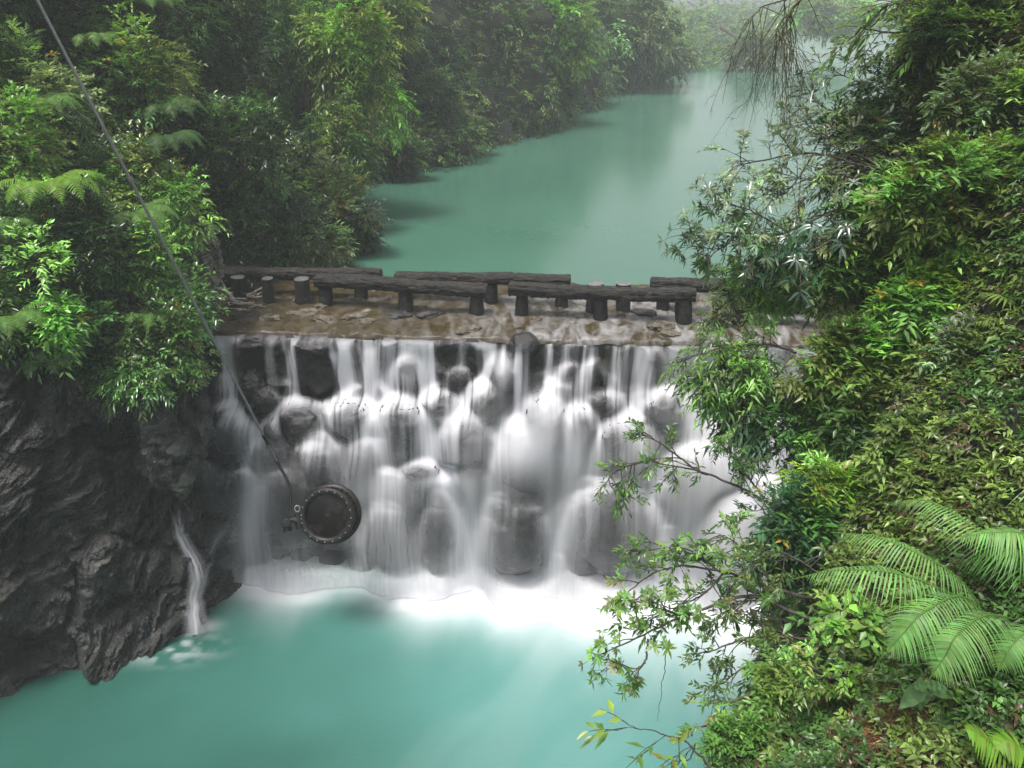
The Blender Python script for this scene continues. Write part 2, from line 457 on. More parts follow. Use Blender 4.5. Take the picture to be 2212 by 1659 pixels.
# river bed under everything
def flat(name, x0, x1, y0, y1, z, m, nx, ny, attrs=None, dz=None):
    x = np.linspace(x0, x1, nx); y = np.linspace(y0, y1, ny)
    X, Y = np.meshgrid(x, y); Z = np.full_like(X, z)
    if dz is not None: Z = Z + dz(X, Y)
    mb = MB(); mb.grid(np.stack([X, Y, Z], -1))
    at_ = {k: f(X, Y) for k, f in (attrs or {}).items()}
    return mb.build(name, m, attrs=at_)
tag(flat('ground', -160, 200, -120, 260, -1.0, M['dirt'], 60, 60), kind='structure')

# ------------------------------------------------------------------ weir frame
EX = np.array([1, -0.057, 0.0]); EX /= np.linalg.norm(EX)
EY = np.array([0.057, 1, 0.0]); EY /= np.linalg.norm(EY)
O = np.array([0, 11.13, 0.0])
def WL(u, v, z):
    u, v, z = np.broadcast_arrays(np.asarray(u, float), np.asarray(v, float), np.asarray(z, float))
    return O + u[..., None] * EX + v[..., None] * EY + z[..., None] * np.array([0, 0, 1.0])
PROF = np.array([(0.9, 3.9), (0.08, 3.98), (0.0, 3.93), (-0.04, 3.4), (-0.08, 2.90), (-0.32, 2.80), (-0.40, 2.4), (-0.42, 2.05), (-0.62, 1.93), (-0.66, 1.2), (-0.68, 0.4), (-0.7, -0.7)])
def prof_v(z): return np.interp(z, PROF[::-1, 1], PROF[::-1, 0])
seg = np.concatenate([[0], np.cumsum(np.linalg.norm(np.diff(PROF, axis=0), axis=1))])
ks = np.linspace(0, seg[-1], 300)
pv, pz = np.interp(ks, seg, PROF[:, 0]), np.interp(ks, seg, PROF[:, 1])
us = np.linspace(-6.2, 8.0, 760)
U, K = np.meshgrid(us, ks)
Wp = WL(U, pv[:, None] + 0 * U, pz[:, None] + 0 * U)
q = np.stack([U * 2.15, K * 2.5, 0.4 * fbm(np.stack([U, K, 0 * U], -1), 2)], -1)
q = q + 0.12 * np.stack([fbm(q + 3, 2), fbm(q + 9, 2), 0 * U], -1)
d1, d2, cid = worley(q, 2)
edge = sstep(0.0, 0.28, d2 - d1)
stepn = fbm(np.stack([U * 0.7, K * 0.7, 0 * U + 3], -1), 3) * 0.16
lip = sstep(0.6, 1.05, K)
dome = np.sqrt(np.clip(1 - (d1 / 0.75) ** 2, 0, 1)) * edge
big_ = sstep(1.5, 2.2, K)
dn = (dome * (0.05 + 0.27 * big_) + cid * 0.10 * edge + stepn * .7 - .10 * big_) * lip + fbm(Wp * 7, 4) * 0.03
lipup = np.exp(-((K - 0.93) / 0.12) ** 2) * (np.maximum(0, vnoise(np.stack([U * 3.1, 0 * U, 0 * U + 8], -1))) * 0.07)
Wp = Wp - EY * (dn * 0.95)[..., None] + np.array([0, 0, 1.0]) * (dn * 0.25 * lip + lipup)[..., None]
mb = MB(); mb.grid(Wp); weir = mb.build('weir_wall', M['weir'])
tag(weir, 'stepped stone masonry weir holding back the turquoise lake, water pouring down it', 'weir')
SOLIDS = [Wp]
def grid_tris(G):
    a, b = G.shape[:2]; idx = np.arange(a * b).reshape(a, b)
    return np.stack([idx[:-1, :-1], idx[:-1, 1:], idx[1:, 1:], idx[1:, :-1]], -1).reshape(-1, 4)

# ------------------------------------------------------------------ boulders
def cube_sphere(n):
    V = []; F = []
    t = np.linspace(-1, 1, n + 1); t = np.tan(t * math.pi / 4)
    A, B = np.meshgrid(t, t)
    o = np.ones_like(A); k = 0
    for f in ((A, B, o), (B, A, -o), (o, A, B), (-o, B, A), (B, o, A), (A, -o, B)):
        G = nrm(np.stack(f, -1)); V.append(G.reshape(-1, 3)); idx = np.arange((n + 1) ** 2).reshape(n + 1, n + 1) + k
        F.append(np.stack([idx[:-1, :-1], idx[:-1, 1:], idx[1:, 1:], idx[1:, :-1]], -1).reshape(-1, 4)); k += (n + 1) ** 2
    return np.concatenate(V), np.concatenate(F)
CS = {k: cube_sphere(k) for k in (8, 14, 30, 60)}
def rock_verts(c, r, seed, e=0.8, rough=0.12, n=30, rotz=0.0, tilt=0.0):
    V, F = CS[n]
    S = np.sign(V) * np.abs(V) ** e
    S = S / np.maximum(np.linalg.norm(S, axis=1, keepdims=True) ** 0.5, 1e-6) if e < 1 else S
    d1, d2, cid = worley(V * 1.3 + seed * 3.7, 1)
    k = 1 + rough * (fbm(V * 1.6 + seed * 5.1, 3) * 1.5 + cid * 0.5) + rough * 0.25 * fbm(V * 7 + seed, 3)
    S = S * k[:, None] * np.asarray(r)
    ct, st_ = math.cos(tilt), math.sin(tilt)
    S = np.stack([S[:, 0] * ct - S[:, 2] * st_, S[:, 1], S[:, 0] * st_ + S[:, 2] * ct], -1)
    cz, sz = math.cos(rotz), math.sin(rotz)
    S = np.stack([S[:, 0] * cz - S[:, 1] * sz, S[:, 0] * sz + S[:, 1] * cz, S[:, 2]], -1)
    return S + np.asarray(c), F
bv_pts = []; bv_faces = []; bv_n = 0
def solid(V, F):
    global bv_n
    bv_pts.append(V); bv_faces.append(F + bv_n); bv_n += len(V)
solid(Wp.reshape(-1, 3), grid_tris(Wp))

def wall_hit(px, py, out):
    """point at this spot of the picture lying `out` metres in front of the weir profile"""
    d = ray(px, py); t = 12.0
    for _ in range(30):
        P = np.array([0, 0, CAMZ]) + d * t
        q = P - O; v = q @ EY
        err = v - (prof_v(P[2]) - out)
        t -= err / (d @ EY)
    return np.array([0, 0, CAMZ]) + d * t, t
BOULD = [ # px, py, rx, ry, depth radius, out, e, label
 (655,905,44,40,.34,.02,.7,'squarish dark block in the second tier, bare under a rim of white water'),
 (762,898,44,42,.32,.04,.8,'rounded block veiled by water, right of the bare squarish dark block'),
 (868,905,44,48,.34,.04,.75,'tall blunt block in the middle tier with thin water sliding down its face'),
 (955,878,38,36,.32,.02,.8,'small domed block under falling strands, left of the white cascade mound'),
 (505,935,46,48,.34,.05,.85,'boulder beside the left cliff rounded over by white water'),
 (690,965,48,42,.46,.12,1.0,'ball shaped boulder half wet and half veiled above the big dark boulder'),
 (790,975,52,46,.34,.08,.9,'low rounded boulder veiled in white behind the round lamp'),
 (600,965,42,30,.3,.04,.9,'small boulder with water fanning over it left of the ball shaped one'),
 (640,1085,88,104,.5,.0,.85,'big dark wet boulder behind the foot of the lamp pole'),
 (468,1052,48,62,.42,.1,.8,'dark jagged wet boulder at the foot of the left cliff beside the fall'),
 (905,1022,46,30,.34,.08,.8,'small dark bare boulder sitting on the lower ledge, left of its twin'),
 (1022,1020,46,34,.34,.08,.85,'small dark bare boulder on the lower ledge, right of its twin'),
 (950,1140,44,112,.42,.10,.9,'tall dark pillar of rock under the arch of water at the middle'),
 (902,1066,22,34,.22,.14,.85,'narrow dark knob jutting out left of the tall dark pillar'),
 (1090,805,34,36,.34,.16,.95,'topmost boulder of the bright cascade mound below the crest'),
 (1062,870,46,56,.46,.14,.95,'smooth shoulder of the cascade mound below its topmost boulder'),
 (1015,945,62,66,.5,.12,.95,'broad sloping boulder under the left skirt of the cascade mound'),
 (1180,900,44,48,.42,.12,.95,'boulder at the right shoulder of the cascade mound'),
 (1140,985,86,92,.55,.10,.95,'large boulder buried under the brightest white flow'),
 (1245,925,46,50,.34,.06,.85,'grey boulder behind strands of water right of the cascade mound'),
 (1335,950,52,46,.32,.02,.75,'dark flat faced block behind thin strands, right of the fall'),
 (1430,880,44,44,.32,.02,.8,'dark block near the right of the upper tier behind thin strands'),
 (1300,870,40,34,.28,.0,.8,'half hidden block high in the right tier behind straight strands'),
 (1320,1120,92,124,.6,.12,.9,'great domed boulder under the right hand arch of white water'),
 (1108,1135,84,116,.6,.14,.9,'great domed boulder under the central arch of white water'),
 (850,1135,62,104,.5,.04,.9,'domed boulder veiled in grey water beside the round lamp'),
 (545,1165,44,76,.36,-.02,.85,'dripping rock below and left of the big dark boulder'),
 (548,838,34,44,.26,.02,.75,'dark cracked stone bare of water near the left top of the fall'),
 (575,865,26,30,.2,.06,.8,'small dark stone tucked beneath the dark cracked stone'),
 (882,790,22,22,.16,.06,.8,'small knob of rock showing through the strands of the top tier'),
 (992,822,24,34,.2,.05,.8,'narrow dark knob between strands left of the cascade mound'),
 (678,742,40,16,.3,.14,.75,'dark overhanging slab at the lip of the fall'),
 (1133,742,30,24,.24,.08,.95,'round brown stone bulging from the lip of the fall'),
 (545,738,44,18,.2,.05,.75,'mossy stone at the left of the lip of the fall'),
 (1500,1010,70,60,.4,.08,.9,'boulder under the broad white curtain at the right'),
 (1560,1150,80,110,.5,.08,.9,'large boulder under the lower right of the white curtain'),
 (1208,842,34,30,.26,.1,.9,'stone splitting the strands right of the topmost mound boulder'),
]
for i, (px, py, rx, ry, dr, out, e, lab) in enumerate(BOULD):
    out = out + (.13 if py > 860 else 0)
    P, t = wall_hit(px, py, out - dr * 0.35)
    sc_ = t / FPX
    V, F = rock_verts(P, (rx * sc_ * 1.02, dr, ry * sc_ * 1.02), i + 1, e, 0.13 if e < .82 else 0.07, 30, 0.1 * math.sin(i * 7), 0.12 * math.sin(i * 5))
    solid(V, F)
    mb = MB(); mb.add(V, F); o = mb.build('boulder', M['boulder']); tag(o, lab, 'boulder', 'boulders built into the face of the weir')

# ------------------------------------------------------------------ falling water: droplets run down the real stones, their tracks make the veil
bvh = BVHTree.FromPolygons([tuple(x) for x in np.concatenate(bv_pts)], [tuple(int(a) for a in f) for f in np.concatenate(bv_faces)])
BB = math.radians(15)
ES = -EY * math.sin(BB) - np.array([0, 0, 1]) * math.cos(BB)      # down the face
EN = -EY * math.cos(BB) + np.array([0, 0, 1]) * math.sin(BB)      # out of the face
C0 = O + np.array([0, 0, 4.03])
U0, U1, DU = -5.35, 6.6, 0.0145
S0, S1, DS = -0.06, 4.28, 0.0165
gu = np.arange(U0, U1, DU); gs = np.arange(S0, S1, DS)
nu, ns = len(gu), len(gs)
RH = np.zeros((ns, nu)); dvec = Vector(-EN)
for j in range(0, ns):
    for i in range(0, nu, 2):
        p0 = C0 + gu[i] * EX + gs[j] * ES + 2.5 * EN
        hit = bvh.ray_cast(Vector(p0), dvec, 6)
        RH[j, i] = 2.5 - hit[3] if hit[0] is not None else -0.6
RH[:, 1:-1:2] = 0.5 * (RH[:, 0:-2:2][:, :RH[:, 1:-1:2].shape[1]] + RH[:, 2::2][:, :RH[:, 1:-1:2].shape[1]])
def blur(A, k, ax):
    w = np.exp(-0.5 * (np.arange(-3 * k, 3 * k + 1) / k) ** 2); w /= w.sum()
    A = np.moveaxis(A, ax, -1); h = 3 * k
    P = np.pad(A, [(0, 0)] * (A.ndim - 1) + [(h, h)], 'edge'); out = np.zeros_like(A)
    for i, x in enumerate(w): out += x * P[..., i:i + A.shape[-1]]
    return np.moveaxis(out, -1, ax)
RB = blur(blur(RH, 1, 0), 2, 1)
Gs, Gu = np.gradient(RB, DS, DU)
# flow over the lip, read along the weir
lipx = np.array([440,470,480,522,530,575,590,640,650,700,712,760,800,900,945,955,1000,1012,1060,1120,1155,1200,1300,1340,1420,1455,1465,1500,1700,1900,2200])
lipf = np.array([.5,1.1,1.5, 1.2, .12,.12,.5, .5, .15,.2, .9, .9, .8, 1.,.7, .25,.3, .9, 1.1,.9, .6, 1.1,1.0,.9, .7, .5, 1.6,1.8,1.8,1.6,1.0])
nst = 2600
cand = RS.uniform(U0 + 0.05, U1 - 0.05, nst * 5)
pxl = topx(C0 + cand[:, None] * EX)[0]
fl = np.interp(pxl, lipx, lipf) * (0.15 + np.clip(vnoise(np.stack([cand * 17, 0 * cand + 3, 0 * cand], -1)) * 1.6 + .5, 0, 1.6)) * (0.7 + 0.4 * np.clip(fbm(np.stack([cand * 5.5, 0 * cand, 0 * cand], -1), 3) * 2.2 + 0.5, 0, 1.6))
keep = RS.rand(len(cand)) < fl / 2.2
seeds = cand[keep][:nst]
wts = RS.gamma(0.32, 3.0, len(seeds))
rep = 46
u = np.repeat(seeds, rep) + RS.normal(0, 0.003, len(seeds) * rep); w = np.repeat(wts, rep)
v0 = np.repeat(RS.uniform(0.15, 0.55, len(seeds)), rep) * RS.uniform(0.8, 1.2, len(u))
s = np.full(len(u), 0.0)
iu = lambda x: np.clip(((x - U0) / DU).astype(int), 0, nu - 1)
is_ = lambda x: np.clip(((x - S0) / DS).astype(int), 0, ns - 1)
d = RB[is_(s), iu(u)] + 0.02
vu = RS.normal(0, 0.035, len(u)); vs = 0.2 * np.ones(len(u)); vd = v0 * 0.9
gS, gN = 9.8 * math.cos(BB), -9.8 * math.sin(BB)
DEN = np.zeros(ns * nu); DSUM = np.zeros(ns * nu)
dt = 0.009
HITS = np.zeros(ns * nu)
for stp in range(430):
    a, b = is_(s), iu(u)
    ins = d - RB[a, b]
    nx, nd_, nz_ = -Gu[a, b] * 0.55, np.ones(len(u)), -Gs[a, b]
    nl = np.sqrt(nx**2 + 1 + nz_**2); nx, nd_, nz_ = nx / nl, nd_ / nl, nz_ / nl
    m = ins < 0
    vn = vu * nx + vd * nd_ + vs * nz_
    k = np.where(m & (vn < 0), vn * 1.0, 0)
    vu -= k * nx; vd -= k * nd_; vs -= k * nz_
    fr = np.where(m, 0.965, 0.999)
    vu *= fr; vs *= fr; vd *= fr
    hit_ = np.clip(-vn, 0, 4) * (m & (vn < -0.9))
    HITS += np.bincount(a * nu + b, w * hit_ * (s < S1), ns * nu)
    vu += RS.normal(0, 1, len(u)) * (0.22 * hit_) + np.where(m, RS.normal(0, 0.05, len(u)), RS.normal(0, 0.008, len(u)))
    vs += np.where(m, 0.02, 0)
    d = np.where(m, d + np.minimum(-ins, 0.05), d)
    vs += gS * dt; vd += gN * dt * 1.7
    s = s + vs * dt; u = u + vu * dt; d = d + vd * dt
    sp = np.abs(vs) * dt
    for sub in (0.0, 0.33, 0.66):
        aa, bb = is_(s - vs * dt * sub), iu(u - vu * dt * sub)
        ok = (s < S1) & (s > S0 + 0.02)
        idx = aa[ok] * nu + bb[ok]
        ww = w[ok] * np.clip(0.25 + 0.75 * np.sqrt(vs[ok]**2 + vu[ok]**2 + vd[ok]**2) / 3.0, 0, 2)
        DEN += np.bincount(idx, ww, ns * nu); DSUM += np.bincount(idx, ww * d[ok], ns * nu)
    s = np.where(s > S1, 99, s)
DEN = DEN.reshape(ns, nu); DSUM = DSUM.reshape(ns, nu)
fine = blur(blur(DEN, 1, 1), 3, 0); wide = blur(blur(DEN, 3, 1), 7, 0)
dep = sstep(0.3, 2.6, gs)[:, None]
den = fine * (1 - dep * 0.4) + wide * dep * 0.4
rowm = blur(den.mean(1)[None], 12, 1)[0][:, None]; den = den / rowm
hts = HITS.reshape(ns, nu); hts = blur(blur(hts, 3, 1), 1, 0); hts = hts / np.percentile(hts, 97)
mean_d = blur(blur(DSUM, 2, 0), 3, 1) / np.maximum(blur(blur(DEN, 2, 0), 3, 1), 1e-3)
surf = np.maximum(RB + 0.02, np.where(den > 0.05, mean_d, RB))
surf = np.maximum(blur(blur(surf, 3, 0), 3, 1) + 0.02, blur(blur(RH, 2, 0), 2, 1) + 0.035)
vwide = blur(blur(DEN, 9, 1), 10, 0); vwide /= blur(vwide.mean(1)[None], 12, 1)[0][:, None]
alpha = 1 - np.exp(-np.maximum(0, (0.37 + .75 * (1 - dep)) * den ** (1.3 + .35 * (1 - dep)) + 0.13 * vwide ** 1.2 * dep + (0.55 + .75 * dep) * np.clip(hts, 0, 1.5) * sstep(.25, .6, gs)[:, None] - .08))
SU, SS = np.meshgrid(gu, gs)
# rocks that stay bare, and gaps where the stream is thickest
FIL = vnoise(np.stack([SU * 34 + 2.5 * fbm(np.stack([SU * 2, SS * 1.2, 0 * SU], -1), 2), SS * 1.1, 0 * SU], -1)) * .6 + vnoise(np.stack([SU * 15, SS * .8, 0 * SU + 9], -1)) * .5
alpha = 1 - (1 - np.clip(alpha, 0, .985)) ** np.clip(1 + (1.1 - .6 * sstep(.8, 2.6, SS)) * FIL, .12, 2.2)
WN = fbm(np.stack([SU * 4.5, SS * 2.2, 0 * SU + 1], -1), 3)
PXX, PYY, _ = topx(C0 + SU[..., None] * EX + SS[..., None] * ES + surf[..., None] * EN)
for px_, py_, rx_, ry_, k_ in ((640,1085,72,84,.92),(715,1205,62,46,.88),(905,1022,38,18,.85),(1022,1018,34,20,.85),(945,1150,30,90,.75),(655,905,36,30,.85),(548,838,28,44,.9),
        (578,872,24,34,.85),(690,752,34,18,.85),(470,1052,46,60,.9),(1330,950,34,34,.5),(880,792,20,20,.6),(992,822,20,30,.8),(1132,745,24,22,.7),(545,742,40,16,.8),(1320,1190,60,60,.45),(500,950,26,40,.4),(865,925,30,40,.4),(960,905,20,30,.3)):
    r_ = ((PXX - px_) / rx_) ** 2 + ((PYY - py_) / ry_) ** 2
    r_ = r_ * (1 + .9 * WN); alpha = alpha * (1 - k_ * np.exp(-np.maximum(r_, 0) ** 2 * .8))
for px_, py_, rx_, ry_, k_ in ((1140,960,80,70,.9),(1205,1130,36,120,.55),(820,1060,60,46,.5),(1088,800,26,34,.5),(1250,1000,46,60,.6),(540,1120,24,100,.5),(1620,1000,150,330,.93),(1180,900,60,60,.5),(1010,1080,24,90,.4),(1030,1150,26,100,.4),(560,1060,26,60,.4),(985,905,60,10,.4)):
    r_ = ((PXX - px_) / rx_) ** 2 + ((PYY - py_) / ry_) ** 2
    alpha = 1 - (1 - alpha) * (1 - k_ * np.exp(-r_))
bot = blur(DEN[-18:].mean(0)[None], 12, 1)[0]; bot = bot / np.percentile(bot, 75)
SPM = np.clip(bot * 1.2, 0, 1) * np.interp(gu, [-4.9, -4.2, -3.3, -2.8, -2.2, -1.7], [.6, .9, .9, .25, .3, 1])
lowfade = 1 - 0 * SS
WZ = (C0 + SU[..., None] * EX + SS[..., None] * ES + surf[..., None] * EN)
alpha = np.clip(alpha * sstep(-0.02, 0.22, SS) , 0, 0.97)
SPL = np.exp(-np.maximum(WZ[..., 2], 0) / 0.11)
jf = np.argmin(np.abs(WZ[..., 2] - 0.08), axis=0)
footv = -((WZ[jf, np.arange(nu)] - O) @ EY); footv = blur(footv[None], 10, 1)[0]
alpha = 1 - (1 - np.clip(alpha, 0, .97)) * (1 - .9 * np.exp(-np.maximum(WZ[..., 2], 0) / (.34 + .16 * fbm(np.stack([SU * 2.5, 0 * SU, 0 * SU], -1), 3))) * SPM[None])
alpha = np.clip(alpha, 0, .97) * sstep(0.0, 0.07, WZ[..., 2])
surf = np.where(alpha > .30, np.maximum(surf, RH + .012), surf); surf = surf + SPL * (0.02 + 0.04 * SPM[None]) * (1 + .5 * fbm(np.stack([SU * 4, SS * 3, 0 * SU], -1), 3))
G = C0 + SU[..., None] * EX + SS[..., None] * ES + surf[..., None] * EN
keepr = G[:, nu // 2, 2] > -0.4
mb = MB(); mb.grid(G)
fall = mb.build('waterfall', M['fall'], attrs={'flow': alpha})
tag(fall, 'silky white waterfall pouring over the crest and steps of the stone weir', 'waterfall')
# flux reaching the pool, by u
bot = blur(DEN[-18:].mean(0)[None], 12, 1)[0]; bot = bot / np.percentile(bot, 75)

# ------------------------------------------------------------------ water bodies
def foam(X, Y):
    q = np.stack([X, Y, 0 * X], -1) - O; uu = q @ EX; vv = -(q @ EY) - np.interp(uu, gu, footv)    # distance in front of the foot
    pxx = topx(np.stack([X, Y, 0 * X], -1))[0]
    flx = np.interp(uu, gu, bot)
    wid = 0.42 + 0.30 * np.clip(flx, 0, 1.3) ** 0.8
    wid = wid * np.interp(uu, [-4.6, -3.9, -3.3, -2.8, -2.3, -1.4, 0, 3, 5], [.45, .6, .6, .3, .35, .65, .9, 1.4, 2.1])
    wid = wid * (1 + 0.25 * fbm(np.stack([X * 2, Y * 0.7, 0 * X], -1), 3))
    f = np.exp(-(np.maximum(vv, 0) / wid) ** 1.35) * np.interp(uu, [-4.9, -4.2, -3.4, -2.8, -2.3, -1.5, 8], [.5, .8, .75, .4, .45, 1, 1])
    f = np.maximum(f, np.exp(-(np.maximum(vv - .12, 0) / .25) ** 2) * np.interp(uu, gu, SPM))
    # long pale streaks drifting towards the lower left
    ang = (uu + vv * 0.55)
    st_ = sstep(0.05, 0.55, fbm(np.stack([ang * 1.5, vv * 0.25, 0 * X], -1), 3)) * np.exp(-np.maximum(vv - 0.5, 0) / 2.2) * 0.09 * sstep(0, .6, vv) * sstep(-4.2, -3.0, uu)
    st2 = sstep(0.0, 0.6, fbm(np.stack([ang * 0.5 + 3, vv * 0.12, 0 * X + 5], -1), 2)) * 0.04 * sstep(-3, 3, uu)
    # foot of the side trickle
    c = atz(405, 1352, 0.0)
    r = np.sqrt(((X - c[0]) / 0.34) ** 2 + ((Y - c[1]) / 0.14) ** 2)
    f2 = np.exp(-r ** 2) * 0.95
    c = atz(360, 1400, 0.0); r = np.sqrt(((X - c[0]) / 0.6) ** 2 + ((Y - c[1]) / 0.25) ** 2)
    f3 = np.exp(-r ** 2) * 0.45 * sstep(0, .5, fbm(np.stack([X * 5, Y * 8, 0 * X], -1), 4) + .15)
    return np.clip(f + st_ + st2 + f2 + f3, 0, 1)
def milk(X, Y):
    q = np.stack([X, Y, 0 * X], -1) - O; uu = q @ EX; vv = -(q @ EY) - .9
    return np.clip(.75 * np.exp(-np.maximum(vv, 0) / 2.6) * sstep(-5.4, -1.0, uu) + .45 * sstep(-3.0, 2.0, uu) + .12 * fbm(np.stack([X * .6, Y * .9, 0 * X], -1), 3), 0, 1)
pool = flat('lower_pool', -14, 14, -6, 10.7, 0.0, M['pool'], 620, 400, {'foam': foam, 'milk': milk}, lambda X, Y: .09 * foam(X, Y) * np.exp(-np.maximum(-((np.stack([X, Y, 0 * X], -1) - O) @ EY) - 1.0, 0) / .35))
tag(pool, kind='structure')
lake = flat('upper_lake', -40, 150, 13.2, 150, 4.02, M['lake'], 60, 60); tag(lake, kind='structure')

def shelf_flow(X, Y):
    px, py, _ = topx(np.stack([X, Y, 0 * X + 4.05], -1))
    return np.clip(np.interp(px, [450, 800, 950, 1100, 1300, 1500, 1700, 2200], [.12, .15, .35, .8, 1.1, 1.3, 1.5, 1.5]) * sstep(625, 660, py), 0, 1)
def shelf_dz(X, Y):
    q = np.stack([X, Y, 0 * X], -1)
    vv = (q - O) @ EY
    return fbm(q * np.array([1.2, 2.0, 1]), 4) * 0.05 - 0.9 * sstep(2.5, 3.0, vv) + 0.04 * fbm(q * 6, 3) - 0.03 * sstep(0.25, 0.0, vv) - 0.6 * sstep(0.03, -0.1, vv)
# follows the crest line: built in the weir's own frame
x = np.linspace(-6.0, 8.0, 520); y = np.linspace(0.0, 3.4, 160); X, Y = np.meshgrid(x, y)
G = WL(X, Y, 0 * X + 4.06); fl_ = shelf_flow(G[..., 0], G[..., 1]); G[..., 2] += shelf_dz(G[..., 0], G[..., 1])
mb = MB(); mb.grid(G); sh_o = mb.build('river_shelf', M['shelf'], attrs={'flow': fl_}); tag(sh_o, kind='structure')

# ------------------------------------------------------------------ side trickle on the left cliff
def ribbon(mb, P, Wd, fl, n=90, cols=15):
    C = spline(P, n); T = nrm(np.gradient(C, axis=0)); side = nrm(np.cross(T, np.array([0.3, -1, 0.4])))
    w = np.interp(np.linspace(0, 1, n), np.linspace(0, 1, len(Wd)), Wd)
    a = np.linspace(-1, 1, cols)
    G = C[:, None] + side[:, None] * (w[:, None] * a[None])[..., None] + np.array([0, -1, 0.3]) * (0.03 * (1 - a ** 2))[None, :, None]
    G = G + side[:, None] * (0.02 * fbm(C * 6, 2))[:, None, None]
    f = ((1 - np.abs(a)) ** 1.4)[None] * np.interp(np.linspace(0, 1, n), np.linspace(0, 1, len(fl)), fl)[:, None]
    f = f * (0.65 + 0.6 * fbm(np.stack([np.broadcast_to(a * 9, (n, cols)), np.broadcast_to(np.linspace(0, 5, n)[:, None], (n, cols)), np.zeros((n, cols))], -1), 2))
    k = mb.n; mb.grid(G); return f.ravel()
clb = BVHTree.FromPolygons([tuple(x) for x in CLIFF.reshape(-1, 3)], [tuple(int(a) for a in f) for f in grid_tris(CLIFF)])
def run_down(pts, k=40):
    q_ = spline(np.array(pts, float), k); P_ = np.array([on_cliff(a, b, .04) for a, b in q_])
    t_ = topx(P_)[2]; t_ = np.minimum.accumulate(np.minimum(t_, np.median(t_) + 1.0)); pad = np.pad(t_, 4, 'edge'); t_ = np.convolve(pad, np.ones(9) / 9, 'valid')
    P_ = at(q_[:, 0], q_[:, 1], t_); P_[:, 2] = np.maximum(P_[:, 2], 0.0); return P_
def on_cliff(px, py, off=0.05, dflt=11.5):
    dd = ray(px, py); h = clb.ray_cast(Vector((0, 0, CAMZ)), Vector(dd).normalized(), 60)
    if h[0] is None: return at(px, py, dflt)
    return np.array(h[0]) - nrm(dd) * off
mb = MB(); fs = []
fs.append(ribbon(mb, run_down(((376,1112),(392,1160),(415,1200),(428,1250),(420,1290),(424,1340),(428,1368))), [.05,.13,.14,.17,.15,.20,.26], [.3,1.,1.1,1.,1.1,1.1,.7]))
fs.append(ribbon(mb, run_down(((500,1130),(470,1165),(452,1215),(442,1262))), [.05,.07,.07,.06], [.1,.45,.4,.1]))
fs.append(ribbon(mb, run_down(((385,1090),(390,1130),(396,1150))), [.02,.04,.05], [.3,.5,.5]))
o = mb.build('side_trickle', M['fall'], attrs={'flow': np.clip(np.concatenate(fs), 0, 1) * 0.9})
tag(o, 'thin white trickle running down the dark cliff left of the main fall', 'waterfall')

# ------------------------------------------------------------------ log rails, stumps
def log_mesh(A, B, r, k=40, seg=180, seed=0.0, name='beam', parent=None, flat_top=True, bend=0.03):
    A, B = np.asarray(A, float), np.asarray(B, float); Ld = np.linalg.norm(B - A)
    t = np.linspace(0, 1, seg); X = nrm(B - A)
    up = np.array([0, 0, 1.0]); Yv = nrm(np.cross(up, X)); Zv = np.cross(X, Yv)
    C = A + (B - A) * t[:, None] + Zv * (np.sin(t * math.pi * 1.3 + seed) * bend)[:, None]
    th = np.linspace(0, 2 * math.pi, k, endpoint=False)
    cy, cz = np.cos(th), np.sin(th)
    if flat_top: cz = np.where(cz > 0.62, 0.62 + (cz - 0.62) * 0.25, cz)
    G = C[:, None] + r * (Yv * cy[None, :, None] * 1.15 + Zv * cz[None, :, None])
    # bark: long wavy ridges along the log
    qq = np.stack([np.broadcast_to(t[:, None] * Ld * 2.2, (seg, k)), np.broadcast_to(cy[None] * 2.6, (seg, k)), np.broadcast_to(cz[None] * 2.6, (seg, k))], -1) + seed
    dsp = fbm(qq, 4) * 0.22 * r - np.abs(fbm(qq * np.array([2.0, 3.4, 3.4]) + 5, 3)) * 0.7 * r + 0.14 * r
    dirv = Yv * cy[None, :, None] + Zv * cz[None, :, None]
    G = G + dirv * dsp[..., None]
    G[0] = C[0] + (G[0] - C[0]) * 0.9; G[-1] = C[-1] + (G[-1] - C[-1]) * 0.93
    mb = MB(); mb.grid(G, wrap=True)
    for e in (0, seg - 1):
        sgn = -1 if e == 0 else 1
        base = np.vstack([G[e], (C[e] + X * 0.012 * sgn)[None]]); i = np.arange(k); j = (i + 1) % k
        mb.add(base, None, np.stack([i, j, np.full(k, k)], 1) if e else np.stack([j, i, np.full(k, k)], 1))
    # mesh oriented so that object X runs along the log, for the bark grain
    o = mb.build(name, M['log'], parent)
    return o
def post_geom(mb, mbt, px, base_py, top_py, wpx, seed, flare=1.15, zb=4.0, cut=False, lean=0.0, y=None):
    Bp = atz(px, base_py, zb) if y is None else aty(px, base_py, y)
    Tp = aty(px + lean, top_py, Bp[1])
    _, _, f = topx(Bp); r = wpx * .93 * f / FPX / 2
    t = np.linspace(0, 1, 22)[:, None]; Bp = Bp - np.array([0, 0, .12])
    C = Bp * (1 - t) + Tp * t
    R = r * (1 + (flare - 1) * (1 - t[:, 0]) ** 1.6)
    k = 22; th = np.linspace(0, 2 * math.pi, k, endpoint=False)
    ringv = np.stack([np.cos(th), np.sin(th), 0 * th], -1)
    G = C[:, None] + ringv[None] * R[:, None, None]
    G = G + ringv[None] * (fbm(G * np.array([7, 7, 2.2]) + seed, 4) * 0.22 * r)[..., None]
    mb.grid(G, wrap=True)
    top = G[-1]; cc = top.mean(0) + np.array([0, 0, .012])
    inner = cc + (top - cc) * 0.55 + np.array([0, 0, .006]); i = np.arange(k); j = (i + 1) % k
    (mbt if cut else mb).add(np.vstack([top, inner, cc[None]]), np.stack([i, j, j + k, i + k], 1), np.stack([i + k, j + k, np.full(k, 2 * k)], 1))
    return Bp, Tp, r
